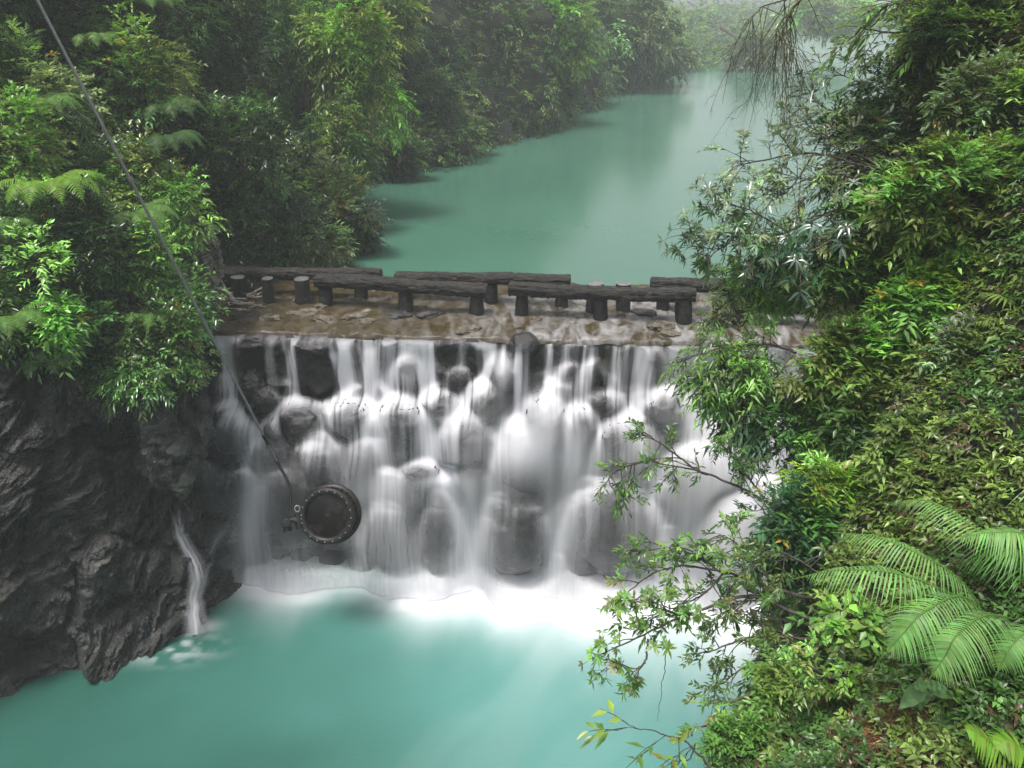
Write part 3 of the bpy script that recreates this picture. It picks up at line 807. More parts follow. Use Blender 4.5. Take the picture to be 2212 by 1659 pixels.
def rail(label, A, B, y, r, posts, seed, group):
    """A, B pixel ends of the log's centre line; y=(ya, yb) distance; posts = [(px, base, top, width)]"""
    pa, pb = aty(*A, y[0]), aty(*B, y[1])
    base = 0.5 * (pa + pb); base[2] = 4.0
    root = thing('log_rail', base, label, 'log rail', group)
    log_mesh(pa, pb, r, seed=seed, parent=root, bend=0.02)
    for k, (px, bpy_, tpy, w_) in enumerate(posts):
        mb = MB(); tt = (px - A[0]) / (B[0] - A[0]); yy = y[0] * (1 - tt) + y[1] * tt
        post_geom(mb, mb, px, bpy_, tpy, w_, seed + k * 3.1, y=yy); mb.build('post', M['post'], root)
    return root
NG = 'log rails on stone shelf above the fall'
rail('longest near log rail on three posts, left of centre above the fall', (682,606), (1052,624), (12.55,12.05), .118, [(704,670,622,30),(877,680,625,32),(1030,688,632,32)], 1.0, NG)
rail('near log rail with flat sawn right end, right of centre above the fall', (1099,624), (1503,636), (12.1,11.7), .115, [(1128,690,634,30),(1297,698,640,32),(1477,708,645,34)], 2.3, NG)
rail('far log rail running from the left cliff, behind the three bare stumps', (468,585), (823,594), (13.2,12.75), .108, [(779,660,604,30)], 3.9, NG)
rail('far log rail in the middle with turquoise water behind its whole length', (853,597), (1232,607), (12.85,12.45), .105, [(1061,666,612,28),(1214,673,614,28)], 5.2, NG)
rail('far log rail at the right, its end vanishing behind the leafy shrubs', (1405,612), (1850,632), (12.3,11.9), .115, [(1432,680,626,28),(1700,700,640,30)], 6.4, NG)
rail('near log rail at far right almost hidden behind the leaves', (1540,648), (1960,668), (11.75,11.4), .125, [(1600,720,655,32),(1850,730,665,32)], 8.4, NG)
def stump(label, px, b, t, w_, seed, flare=1.15, lean=0.0):
    Bp = atz(px, b, 4.0); root = thing('stump', Bp, label, 'stump', 'bare stumps between the log rails')
    mb, mc = MB(), MB(); post_geom(mb, mc, px, b, t, w_, seed, flare, cut=True, lean=lean)
    mb.build('trunk', M['post'], root); mc.build('cut_top', M['cut'], root)
stump('leaning stump nearest the left cliff with driftwood caught round it', 520, 652, 598, 32, 2.2, 1.0, -6)
stump('narrow stump between the leaning stump and the widest one', 580, 662, 601, 26, 4.1, 1.15, -3)
stump('widest of the three stumps by the left log rail', 654, 658, 602, 34, 7.3, 1.12, -3)
stump('stump behind the right near rail, left one of the pair', 1283, 678, 612, 36, 9.1, 1.1, 2)
stump('stump behind the right near rail, right one of the pair', 1347, 678, 612, 32, 12.4, 1.1, 0)
stump('stump at the right partly behind green leaves', 1558, 708, 642, 42, 15.4, 1.02, 0)

# stones on the shelf
STN = [(585,689,24,9,'striped pale stone lying in shallow water below the widest stump'),(655,676,34,7,'flat layered dark stone beneath the widest stump'),
 (693,664,14,9,'small rough stone touching the first post of the long rail'),(765,652,22,9,'dark stone by the far post left of centre'),
 (700,690,26,7,'low mossy stone in brown water left of centre'),(768,684,28,6,'thin flat stone with a pale edge in front of the far post'),
 (793,695,18,7,'small pale stone alone on the brown shelf'),(820,648,26,9,'rough grey stone just left of the middle post of the long rail'),
 (855,680,34,7,'dark wet slab hugging the foot of the middle post'),(925,680,30,7,'dark wet slab right of the middle post'),
 (1392,678,26,10,'black wet rock between the pair of stumps and the last post'),(1428,706,30,10,'grey rough rock beside the last post of the right near rail'),
 (1450,722,22,6,'brown flat rock close to the lip at the right'),(1010,712,26,5,'pale low stone at the lip near the middle'),(1155,690,14,6,'small bright stone left of the first post of the right near rail'),
 (530,684,26,4,'short dark broken log lying on the shelf at the left'),(628,648,12,7,'small stone between the narrow stump and the widest stump')]
for i, (px, py, rx, ry, lab) in enumerate(STN):
    P = atz(px, py, 4.06); _, _, t = topx(P)
    V, F = rock_verts(P, (rx * t / FPX, rx * t / FPX * .6, max(ry * t / FPX * 1.0, .035)), 40 + i, .8, .28, 14, .4 * math.sin(i * 3), 0.06 * math.sin(i))
    mb = MB(); mb.add(V, F); o = mb.build('shelf_stone', M['stone'] if i not in (8, 9, 10, 15) else M['boulder']); tag(o, lab, 'stone', 'stones lying on the shelf')
# crest lumps are part of the weir; driftwood round the leaning stump
mb = MB()
for k in range(34):
    a = atz(RS.uniform(462, 560), RS.uniform(640, 676), 4.05) + np.array([0, 0, RS.uniform(0.02, .16)])
    an = RS.uniform(-.6, 3.0); ln = RS.uniform(.12, .5); b = a + np.array([math.cos(an) * ln, -abs(math.sin(an)) * ln * .5, RS.uniform(-.02, .3) * (k % 3 == 0)])
    mid = (a + b) / 2 + RS.normal(0, .02, 3); tube(mb, spline([a, mid, b], 7), np.linspace(.016, .006, 7) * RS.uniform(.6, 1.6), 5)
a = atz(508, 655, 4.1); tube(mb, spline([a, a + [-.12, .02, .2], a + [-.2, .05, .42]], 8), np.linspace(.05, .015, 8), 6)
o = mb.build('driftwood_pile', M['drift']); tag(o, 'tangle of pale driftwood sticks caught by the leaning stump at the left cliff', 'driftwood')

# ------------------------------------------------------------------ lamp and its pole
lc = at(712, 1112, 11.35)
view = nrm(np.array([0, 0, CAMZ]) - lc)
side = nrm(np.cross(np.array([0, 0, 1.]), view)); upv = np.cross(view, side)
ax = nrm(view - side * 0.34 - upv * 0.10)
A1 = nrm(np.cross(np.array([0, 0, 1.]), ax)); A2 = np.cross(ax, A1)
Rl = 0.425
lamp = thing('floodlight', lc, 'round black floodlight with a bolted rim hanging in front of the fall on its pole', 'floodlight')
def lathe(mb, prof, k=64):
    th = np.linspace(0, 2 * math.pi, k, endpoint=False)
    rg = A1[None] * np.cos(th)[:, None] + A2[None] * np.sin(th)[:, None]
    G = np.stack([lc + ax * z_ + rg * r_ for r_, z_ in prof]); mb.grid(G, wrap=True)
mb = MB(); lathe(mb, [(0.0, -.17), (.30, -.17), (.375, -.13), (.385, .13), (.36, .15)]); mb.build('housing', M['black'], lamp)
mb = MB(); lathe(mb, [(.38, -.15), (.44, -.15), (.445, -.09), (.38, -.09)]); mb.build('rear_ring', M['ring'], lamp)
mb = MB(); lathe(mb, [(.38, .09), (.405, .10), (.41, .15), (.39, .165), (.325, .165), (.315, .14), (.315, .11), (.30, .10)]); front = mb.build('front_ring', M['ring'], lamp)
mb = MB(); lathe(mb, [(0.0, .122), (.12, .121), (.22, .117), (.312, .112)]); mb.build('glass', M['glass'], lamp)
mb = MB(); lathe(mb, [(0.0, .130), (.026, .129), (.03, .118)], 20); mb.build('centre_boss', M['ring'], lamp)
for k in range(20):
    th = k * 2 * math.pi / 20; c = lc + (A1 * math.cos(th) + A2 * math.sin(th)) * .368
    mb = MB(); tube(mb, [c + ax * .160, c + ax * .172, c + ax * .176], [.010, .010, .006], 8); mb.build('bolt', M['bolt'], front)
mb = MB()
for k in range(32):
    th = k * 2 * math.pi / 32; dr_ = A1 * math.cos(th) + A2 * math.sin(th)
    c = lc + dr_ * .395; tube(mb, [c - ax * .10, c + ax * .10], [.008, .008], 5)
mb.build('cage', M['ring'], lamp)
# bracket, swivel motor
bc = lc - A1 * 0 + 0
lft = nrm(-side - upv * .02)
j = lc + lft * .44
mb = MB(); tube(mb, [lc + lft * .36, lc + lft * .50], .05, 10); tube(mb, [j + upv * .10, j - upv * .12], .055, 10)
tube(mb, [j + lft * .0 + upv * .02, j + lft * .16 + upv * .02], .045, 10); brk = mb.build('bracket', M['black'], lamp)
mb = MB(); c = j + lft * .17 + view * .03; tube(mb, [c - view * .08, c + view * .09, c + view * .10], [.072, .072, .05], 24); tube(mb, [c - upv * .13, c - upv * .03], .06, 10); mb.build('swivel_motor', M['black'], brk)
mb = MB(); th = np.linspace(0, 2 * math.pi, 20); cc = j + upv * .17 + lft * -.0 + view * .04
tube(mb, cc + np.outer(np.cos(th), side) * .035 + np.outer(np.sin(th), upv) * .045, .010, 6, cap=False)
mb.build('shackle', M['steel'], brk)
hook = j + upv * .14 + lft * .10
p_top = at(-60, -270, 7.6); p_low = at(600, 1000, 11.3)
pole = thing('support_pole', at(400, 620, 9.9), 'long straight grey pole slanting down from the upper left to the floodlight', 'pole')
mb = MB(); tt = np.linspace(0, 1, 60)[:, None]; PP = p_top * (1 - tt) + p_low * tt; tube(mb, PP, .0175, 12); mb.build('tube', M['steel'], pole)
mb = MB(); q1 = p_top + (p_low - p_top) * .93; tube(mb, spline([q1, p_low, at(626, 1052, 11.3), hook], 24), np.linspace(.025, .02, 24), 10); mb.build('lower_arm', M['black'], pole)
for f in (.42, .50, .66, .80):
    c = p_top + (p_low - p_top) * f; dd = nrm(p_low - p_top) * .03
    mb = MB(); tube(mb, [c - dd, c + dd], .027, 12); mb.build('collar', M['steel'], pole)

# ------------------------------------------------------------------ plants
DFOLD = 0.18
def leaves(mb, B, D, Nn, Ln, Wd, C, droop=0.25, shape=0.42):
    """N leaves as folded, drooping blades of 4 triangles"""
    D = nrm(D); S = nrm(np.cross(D, Nn)); Nn = np.cross(S, D)
    Ln = np.broadcast_to(Ln, (len(B),))[:, None]; Wd = np.broadcast_to(Wd, (len(B),))[:, None]
    mid = B + D * Ln * shape - Nn * Ln * 0.02
    tip = B + D * Ln - np.array([0, 0, 1.0]) * Ln * droop * 0.6
    l = mid + S * Wd * 0.5 + Nn * Wd * DFOLD; r = mid - S * Wd * 0.5 + Nn * Wd * DFOLD
    V = np.stack([B, r, mid, l, tip], 1).reshape(-1, 3)
    k = np.arange(len(B))[:, None] * 5
    T = np.concatenate([k + [0, 1, 2], k + [0, 2, 3], k + [1, 4, 2], k + [2, 4, 3]])
    mb.add(V, None, T, np.repeat(C, 5, axis=0))
def tint(base, n, var=0.25, yellow=0.04, rs=RS):
    b = np.asarray(base, float)[None] * np.exp(rs.normal(0, var, (n, 1)))
    b = b * np.exp(rs.normal(0, 0.10, (n, 3)))
    y = rs.rand(n) < yellow
    b[y] = np.array([0.30, 0.20, 0.03]) * np.exp(rs.normal(0, .3, (y.sum(), 1)))
    return b
def sprigs(mb, O_, D, Ls, nl, ll, lw, C, droop=0.3, twig=None, spread=0.9, kind='alt', rs=RS):
    """leafy twigs; O_, D (N,3); Ls (N,) length; nl leaves on each"""
    n = len(O_); D = nrm(D); up = np.array([0, 0, 1.0])
    S = nrm(np.cross(D, up + rs.normal(0, .15, (n, 3)))); Uv = np.cross(S, D)
    ll = np.broadcast_to(ll, (n,)); lw = np.broadcast_to(lw, (n,))
    B_, Dl, Nl, LL, WW, CC = [], [], [], [], [], []
    for k in range(nl):
        f = 0.2 + 0.8 * (k + rs.rand(n)) / nl if kind != 'whorl' else 0.85 + 0.15 * rs.rand(n)
        P = O_ + D * (Ls * f)[:, None] - up * (Ls * droop * f * f)[:, None]
        sg = 1 if k % 2 else -1
        if kind == 'whorl':
            th = 2 * math.pi * (k / nl) + rs.normal(0, .25, n)
            dl = D * 0.35 + S * (np.cos(th))[:, None] + Uv * (np.sin(th))[:, None] * .8
            nn = D + up * .5
        else:
            dl = D * rs.uniform(.5, 1.0, n)[:, None] + S * (sg * spread * rs.uniform(.6, 1.1, n))[:, None] + Uv * rs.normal(.05, .25, n)[:, None]
            nn = up + Uv * .4 + rs.normal(0, .35, (n, 3))
        B_.append(P); Dl.append(dl - up * droop * .3); Nl.append(nn)
        s_ = (0.75 + 0.5 * rs.rand(n)); LL.append(ll * s_); WW.append(lw * s_); CC.append(C * (0.85 + .3 * rs.rand(n, 1)))
    leaves(mb, np.concatenate(B_), np.concatenate(Dl), np.concatenate(Nl), np.concatenate(LL), np.concatenate(WW), np.concatenate(CC), droop)
    if twig is not None:
        idx = rs.rand(n) < 1.0
        a = O_[idx]; b = (O_ + D * Ls[:, None] - up * (Ls * droop)[:, None])[idx]
        m_ = (a + b) / 2 + up * (Ls[idx] * droop * .25)[:, None]; r_ = (Ls[idx] * 0.012 + 0.0012)
        s3 = S[idx]; u3 = Uv[idx]
        ring = [s3, -0.5 * s3 + .87 * u3, -0.5 * s3 - .87 * u3]
        V = np.stack([a + ring[i] * r_[:, None] for i in range(3)] + [m_ + ring[i] * r_[:, None] * .8 for i in range(3)] + [b + ring[i] * r_[:, None] * .4 for i in range(3)], 1).reshape(-1, 3)
        k = np.arange(idx.sum())[:, None] * 9
        Q = np.concatenate([k + [o_ + i, o_ + (i + 1) % 3, o_ + 3 + (i + 1) % 3, o_ + 3 + i] for o_ in (0, 3) for i in range(3)])
        twig.add(V, Q)
GR = dict(dark=(.02, .046, .014), mid=(.045, .10, .022), bright=(.12, .235, .045), lime=(.17, .32, .035), blue=(.035, .085, .04),
          olive=(.10, .15, .032), yellow=(.20, .26, .04), pale=(.20, .27, .12), brown=(.10, .06, .03), grey=(.12, .16, .09))


def shrub(label, px, py, t, rx, ry, n, ll, lw, pal, name='shrub', cat='shrub', group=None, rd=0.7, matn='leaf', nl=7, Ls=None, var=.3, yellow=.006,
          kind='alt', droop=.3, stems=5, clumps=26, second=None, seed=None, toward=0.0, spread=.9):
    rs = np.random.RandomState(seed if seed is not None else int(px * 7 + py * 13) % 99991)
    c = at(px, py, t); sx, sz = rx * t / FPX, ry * t / FPX; sy = rd * min(sx, sz)
    base = c + np.array([0.15 * sx, sy * .6, -sz * .75])
    root = thing(name, base, label, cat, group)
    R = np.array([sx, sy, sz])
    # clumps on an uneven ellipsoid
    cd = nrm(rs.normal(0, 1, (clumps, 3))); cr = rs.uniform(.45, .92, clumps)
    cc = cd * cr[:, None]
    cs = rs.uniform(.22, .42, clumps)
    ci = rs.randint(0, clumps, n)
    dd = nrm(rs.normal(0, 1, (n, 3))); rr = rs.rand(n) ** .5
    Pl = cc[ci] + dd * (rr * cs[ci])[:, None]
    Pw = c + Pl * R
    out = nrm(dd * .8 + Pl * 1.0 + rs.normal(0, .3, (n, 3)) + np.array([0, -.25 - toward, .25]))
    cl_t = tint(GR[pal] if isinstance(pal, str) else pal, clumps, var, 0, rs)
    if second is not None:
        k2 = rs.rand(clumps) < .4; cl_t[k2] = tint(GR[second], k2.sum(), var, 0, rs)
    C = cl_t[ci] * np.exp(rs.normal(0, .22, (n, 1)))
    yl = rs.rand(n) < yellow; C[yl] = np.array([.28, .19, .03])
    if Ls is None: Ls = ll * 2.2
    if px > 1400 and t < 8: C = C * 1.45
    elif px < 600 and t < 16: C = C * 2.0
    mbL, mbT = MB(), MB()
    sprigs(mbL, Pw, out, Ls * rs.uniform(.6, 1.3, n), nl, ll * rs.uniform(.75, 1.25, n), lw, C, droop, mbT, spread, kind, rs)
    for k in range(stems):
        e = c + cc[rs.randint(clumps)] * R * .9
        m_ = (base * .5 + e * .5) + rs.normal(0, .12, 3) * R
        tube(mbT, spline([base + rs.normal(0, .03, 3), m_, e], 14), np.linspace(.022, .006, 14) * (0.6 + sx * .8), 6, rough=.3)
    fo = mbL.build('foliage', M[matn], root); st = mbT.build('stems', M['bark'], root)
    return root

def pinna_strips(mb, B, D, Nn, Ln, Wd, C, curl=.35, seg=4):
    """narrow curved leaflets; tapered strips with seg segments"""
    D = nrm(D); S = nrm(np.cross(D, Nn)); Nn = np.cross(S, D); n = len(B)
    Ln = np.broadcast_to(Ln, (n,))[:, None]; Wd = np.broadcast_to(Wd, (n,))[:, None]
    V = []
    for k in range(seg + 1):
        f = k / seg; w_ = Wd * .5 * (1 - f ** 1.6) * (0.65 + .35 * min(1, f * 5))
        P = B + D * Ln * f - np.array([0, 0, 1.0]) * Ln * curl * f * f
        if k == seg: w_ = Wd * 0.03
        V += [P + S * w_ + Nn * w_ * .2, P - S * w_ + Nn * w_ * .2]
    V = np.stack(V, 1).reshape(-1, 3); k = np.arange(n)[:, None] * (2 * (seg + 1))
    Q = np.concatenate([k + [2 * i, 2 * i + 1, 2 * i + 3, 2 * i + 2] for i in range(seg)])
    mb.add(V, Q, None, np.repeat(C, 2 * (seg + 1), 0))
def frond_mesh(mbL, mbR, P, plen, pal, pairs=34, rs=RS, width=.12, curl=.35, nrm_hint=None, lobes=True):
    C = spline(P, pairs + 4); T = nrm(np.gradient(C, axis=0)); up = np.array([0, 0, 1.0]) if nrm_hint is None else nrm_hint
    S = nrm(np.cross(T, up)); Nn = np.cross(S, T)
    total = np.linalg.norm(np.diff(C, axis=0), axis=1).sum()
    tube(mbR, C, np.linspace(.008, .002, len(C)) * max(.35, total / 1.2), 5, color=(GR['bright']))
    f = np.linspace(0, 1, len(C)); env = np.clip(np.sin(np.clip(f * 0.92 + .14, 0, 1) * math.pi) ** .75, .05, 1) * np.where(f > .9, (1 - f) / .1 * .8 + .2, 1)
    sel = f > .10
    for sg in (-1, 1):
        n = sel.sum(); L_ = plen * env[sel] * rs.uniform(.92, 1.06, n)
        D = S[sel] * sg + T[sel] * .26 - up * .10 + rs.normal(0, .04, (n, 3))
        col = tint(pal, n, .12, 0, rs)
        pinna_strips(mbL, C[sel], D, Nn[sel] + rs.normal(0, .06, (n, 3)), L_, plen * width + 0 * L_, col, curl)
def fern(label, fr_px, t, plen, pal, pairs=34, group=None, name='fern', width=.12, depth_rise=0.0, curl=.35, seed=1):
    """fr_px: list of fronds, each a list of (px, py[, dt])"""
    rs = np.random.RandomState(seed)
    base = at(*fr_px[0][0][:2], t)
    root = thing(name, base, label, 'fern', group)
    for fp in fr_px:
        P = [at(p_[0], p_[1], t + (p_[2] if len(p_) > 2 else 0)) for p_ in fp]
        mbL = MB(); frond_mesh(mbL, mbL, P, plen, GR[pal] if isinstance(pal, str) else pal, pairs, rs, width, curl)
        mbL.build('frond', M['fern'], root)
    return root
def rosette_fern(label, px, py, t, size, nf, pal, seed, group='ferns on the left bank', pairs=30, lean=(0.5, -.6), curl=.3, arc=(0, 2 * math.pi), name='fern'):
    """size = frond length in metres"""
    rs = np.random.RandomState(seed); base = at(px, py, t)
    root = thing(name, base, label, 'fern', group); size = size * .85
    for k in range(nf):
        th = arc[0] + (arc[1] - arc[0]) * (k + rs.uniform(-.2, .2)) / nf
        h = np.array([math.cos(th) + lean[0], math.sin(th) * .8 + lean[1], 0]); h = nrm(h); Lk = size * rs.uniform(.75, 1.1)
        P = [base, base + h * Lk * .35 + [0, 0, Lk * .30], base + h * Lk * .72 + [0, 0, Lk * .30], base + h * Lk * .98 + [0, 0, -Lk * .02]]
        mb = MB(); frond_mesh(mb, mb, P, size * .24, GR[pal], pairs, rs, .12, curl); mb.build('frond', M['fern'], root)
    return root

# --- undergrowth clothing the gorge side (one mass nobody could count)
def surf_sample(G, n, rs, weight=None):
    a, b = G.shape[:2]
    C = (G[:-1, :-1] + G[1:, 1:]) / 2
    E1 = G[1:, :-1] - G[:-1, :-1]; E2 = G[:-1, 1:] - G[:-1, :-1]; cr = np.cross(E1, E2); ar = np.linalg.norm(cr, axis=-1)
    px, py, f = topx(C)
    vis = (px > -200) & (px < 2400) & (py > -260) & (py < 1900) & (f > 1)
    w_ = ar * vis / np.maximum(f, 3) ** 1.7
    if weight is not None: w_ = w_ * weight(C, px, py, f)
    w_ = w_.ravel() / w_.sum(); idx = rs.choice(len(w_), n, p=w_)
    ii, jj = np.unravel_index(idx, (a - 1, b - 1)); x, y = rs.rand(n, 1), rs.rand(n, 1)
    P = G[ii, jj] + E1[ii, jj] * x + E2[ii, jj] * y
    Nn = nrm(cr[ii, jj]); Nn = np.where((Nn @ np.array([0, 0, 1.0]))[:, None] < -.3, -Nn, Nn)
    tocam = nrm(np.array([0, 0, CAMZ]) - P); sg = np.sign((Nn * tocam).sum(-1))[:, None]; return P, Nn * np.where(sg == 0, 1, sg)
rs = np.random.RandomState(77)
P, Nn = surf_sample(HILL, 46000, rs, lambda C, px, py, f: np.where((f > 19), .35 + .7 * sstep(.0, .3, fbm(C * .45 + 7, 3)), 1.0))
_, _, f = topx(P)
sz = np.interp(f, [6, 12, 20, 40, 90], [.055, .07, .10, .19, .42]) * rs.uniform(.7, 1.3, len(P))
zn = fbm(P * .8 + 30, 3)
base = np.array(GR['dark'])[None] * (1 - sstep(-.1, .3, zn))[:, None] + np.array(GR['mid'])[None] * sstep(-.1, .3, zn)[:, None]
C = base * np.exp(rs.normal(0, .35, (len(P), 1)))
pn = fbm(P * 1.6 + 60, 2) > .28; C[pn] = np.array(GR['olive']) * np.exp(rs.normal(0, .3, (pn.sum(), 1)))
puff = sstep(-.1, .5, fbm(P * 1.1 + 12, 3))
mb = MB()
C = C * 1.75
sprigs(mb, P + Nn * (sz * 3.0 * puff)[:, None], Nn * 1.0 + rs.normal(0, .45, P.shape) + [0, 0, .1], sz * 2.6, 7, sz, sz * .36, C, .5, None, .9, 'alt', rs)
o = mb.build('undergrowth', M['leaf']); tag(o, 'dense dark undergrowth clothing the gorge side', 'undergrowth', kind='stuff')
HAZE = 0.0033
LG = 'shrubs on the left bank'
# --- left bank shrubs
shrub('dense shrub with small dark leaves overhanging the rock cliff', 240,740,10.6,190,110,1500,.085,.030,'mid',group=LG,matn='leaf_glossy',toward=.2)
shrub('glossy shrub at the left edge just above the bare rock', 60,640,9.8,130,150,1300,.10,.034,'mid',group=LG,matn='leaf_glossy',second='bright')
shrub('fresh green shrub beside the pole where it passes the log rails', 340,620,10.9,100,140,1100,.09,.034,'mid',group=LG,matn='leaf_glossy',second='bright')
shrub('dark leaved shrub on the left bank under the bright fern', 170,520,10.4,160,110,1300,.09,.03,'dark',group=LG,matn='leaf_glossy',second='mid')
shrub('hanging tuft of leaves on the lower edge of the left vegetation', 300,820,10.2,80,40,280,.08,.028,'mid',group=LG,matn='leaf_glossy',droop=.6)
shrub('yellow green shrub at the left edge of the picture high on the bank', 40,330,10.6,90,120,700,.09,.034,'olive',group=LG,second='bright')
shrub('pale grey leaved shrub near the upper left corner', 60,190,11.5,120,110,800,.11,.036,'pale',group=LG,second='grey')
shrub('dark shrub in the upper left corner behind the pole', 130,40,12.5,160,80,900,.11,.038,'mid',group=LG,second='dark')
shrub('olive shrub crossing behind the pole on the upper left bank', 270,170,12.6,130,110,1000,.10,.034,'olive',group=LG,second='mid')
shrub('dull green shrub between two ferns on the left bank', 290,400,11.6,120,100,1000,.09,.03,'olive',group=LG,second='mid',matn='leaf_glossy')
shrub('dark glossy shrub over the gully left of the lake', 500,330,13.8,130,120,1100,.11,.036,'dark',group=LG,matn='leaf_glossy',second='mid')
shrub('dark shrub high on the slope above the gully', 430,110,15,140,120,1000,.13,.04,'dark',group=LG,matn='leaf_glossy')
shrub('drooping fresh leaves at the right of the pole above the pale outcrop', 390,450,11.6,70,70,420,.09,.03,'bright',group=LG,droop=.5)
shrub('brownish shrub leaning out over the lake above the far log rail', 690,450,15.6,120,90,1500,.10,.034,'olive',group=LG,second='grey')
shrub('straw coloured shrub at the waterline behind the far log rail', 650,530,14.9,105,55,1000,.09,.022,'olive',group=LG,second='pale')
shrub('small dark shrub hanging low over the edge of the lake', 775,500,15.9,40,38,260,.10,.034,'dark',group=LG,matn='leaf_glossy')
shrub('shrub of twiggy dull leaves midway between gully and tree', 610,380,15.5,100,90,900,.11,.036,'dark',group=LG,second='olive',matn='leaf_glossy')
shrub('dark shrub filling the foot of the gully', 540,500,14.3,60,75,420,.09,.03,'dark',group=LG,matn='leaf_glossy')
shrub('leafy tuft hiding the rock just left of the crest of the fall', 375,700,11.4,70,75,520,.08,.028,'mid',group=LG,matn='leaf_glossy',second='bright')
# --- trees on the gorge side
def tree(label, px, py, t, rx, ry, n, ll, lw, pal, second=None, foot=None, r=.1, clumps=34, group='trees along the gorge', droop=.5, rd=.6, limbs=7, name='tree', **kw):
    rs = np.random.RandomState(int(px + py * 3) % 9999)
    c = at(px, py, t); sx, sz = rx * t / FPX, ry * t / FPX; R = np.array([sx, rd * min(sx, sz), sz])
    fb = at(foot[0], foot[1], t + foot[2]) if foot else c + np.array([-sx * .3, .6, -sz * 1.1])
    root = thing(name, fb, label, 'tree', group)
    mbT = MB(); tr = spline([fb, fb * .5 + c * .5 + rs.normal(0, .1, 3) * R, c + [0, 0, sz * .6]], 26); tube(mbT, tr, np.linspace(r, r * .25, 26), 9, rough=.3)
    cd = nrm(rs.normal(0, 1, (clumps, 3))); cc = cd * rs.uniform(.4, .95, clumps)[:, None]; cs = rs.uniform(.16, .34, clumps)
    for k in range(limbs):
        s_ = tr[rs.randint(8, 22)]; e = c + cc[k % clumps] * R
        tube(mbT, spline([s_, (s_ + e) / 2 + [0, 0, .1 * sz], e], 12), np.linspace(r * .4, r * .08, 12), 6, rough=.3)
    mbT.build('trunk', M['bark'], root)
    ci = rs.randint(0, clumps, n); dd = nrm(rs.normal(0, 1, (n, 3)))
    Pl = cc[ci] + dd * ((rs.rand(n) ** .5) * cs[ci])[:, None]
    ct = tint(GR[pal], clumps, .3, 0, rs)
    if second: k2 = rs.rand(clumps) < .45; ct[k2] = tint(GR[second], k2.sum(), .2, 0, rs)
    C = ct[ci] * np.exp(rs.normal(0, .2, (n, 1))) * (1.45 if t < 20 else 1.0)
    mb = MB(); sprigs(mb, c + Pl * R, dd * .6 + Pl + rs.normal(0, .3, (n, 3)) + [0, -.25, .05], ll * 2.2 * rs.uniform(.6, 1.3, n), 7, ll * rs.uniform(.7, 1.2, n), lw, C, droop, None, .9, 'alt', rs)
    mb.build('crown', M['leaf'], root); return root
tree('tree with a bright yellow green fringe of leaves hanging over the lake', 775,150,17,85,175,1700,.14,.05,'olive','lime',(690,520,.2),.07)
tree('feathery fresh green tree between the dark slope and the yellow fringe', 680,110,17.6,90,160,1700,.13,.035,'bright','mid',(670,480,0),.06)
tree('slim tree with thin stems rising from the brownish shrub', 740,320,16.6,60,120,900,.12,.04,'mid','olive',(700,470,0),.04)
tree('dull green tree on the slope top left of the feathery tree', 560,60,18,90,110,1100,.14,.045,'dark','mid',(560,300,0),.08)
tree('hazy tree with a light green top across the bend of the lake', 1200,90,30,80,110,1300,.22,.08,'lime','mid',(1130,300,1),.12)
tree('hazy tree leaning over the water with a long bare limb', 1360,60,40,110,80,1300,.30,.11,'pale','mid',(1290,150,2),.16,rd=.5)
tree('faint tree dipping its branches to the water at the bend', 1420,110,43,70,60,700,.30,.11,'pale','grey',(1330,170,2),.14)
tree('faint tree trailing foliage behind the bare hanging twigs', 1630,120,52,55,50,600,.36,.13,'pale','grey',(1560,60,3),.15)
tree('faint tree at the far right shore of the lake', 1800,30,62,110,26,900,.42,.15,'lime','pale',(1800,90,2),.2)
tree('small yellowish tree at the top against the dark rock face', 860,20,22,45,50,500,.17,.06,'yellow','olive',(840,100,.5),.06)
FG = 'shrubs hanging on the far rock face'
shrub('pale tipped shrub on the far shore left of the bend', 985,270,25,60,45,420,.16,.055,'olive',group=FG,second='pale')
shrub('shrub hanging on the dark rock face behind the lake', 930,200,23.5,60,55,420,.15,.05,'mid',group=FG,second='dark')
shrub('dark shrub at the waterline behind the lake, nearest the bank', 850,330,22,70,50,500,.15,.05,'dark',group=FG,second='mid')
shrub('shrub trailing into the lake where the rock face bends', 1190,220,31,50,60,420,.20,.07,'mid',group=FG,second='grey',droop=.7)
shrub('mid green shrub high on the far rock face', 1080,60,29,70,70,500,.19,.065,'mid',group=FG,second='dark')
shrub('low dark shrub at the waterline under the hazy light green tree', 1090,290,29,60,35,350,.19,.06,'dark',group=FG)
# --- ferns on the left bank
rosette_fern('bright lime fern with arching fronds on the left bank beside the pole', 110,420,10.1,.95,9,'lime',3,lean=(.7,-.4))
rosette_fern('fern with long fronds pointing right above the gully', 350,320,11.6,.85,8,'mid',5,lean=(1.1,-.4))
rosette_fern('fern whose upper fronds stand up beside the dark gully', 360,250,12.0,.8,7,'mid',8,lean=(.9,-.3))
rosette_fern('bright fern drooping over the rock at the left edge', 20,700,9.2,.75,7,'bright',9,lean=(.9,-.5))
rosette_fern('fern left of the pole below the upper left corner', 90,240,11.0,.75,8,'bright',12,lean=(.8,-.4))
rosette_fern('fern in the upper left behind the pole', 200,100,12.2,.8,7,'bright',15,lean=(.9,-.3))
rosette_fern('small fern high on the slope in the left centre', 510,270,13.6,.75,6,'mid',19,lean=(.9,-.3))
rosette_fern('fern spilling down between pole and pale outcrop', 290,480,10.8,.85,9,'bright',21,lean=(.7,-.5))
rosette_fern('fern at the top edge of the picture left of centre', 320,20,13,.9,7,'bright',25,lean=(.8,-.2))
rosette_fern('dark green fern just above the crest of the fall', 330,690,10.6,.6,6,'bright',27,lean=(.8,-.3))
rosette_fern('small dark fern under the overhanging shrub at the cliff top', 110,790,9.6,.5,6,'dark',29,lean=(.4,-.5))
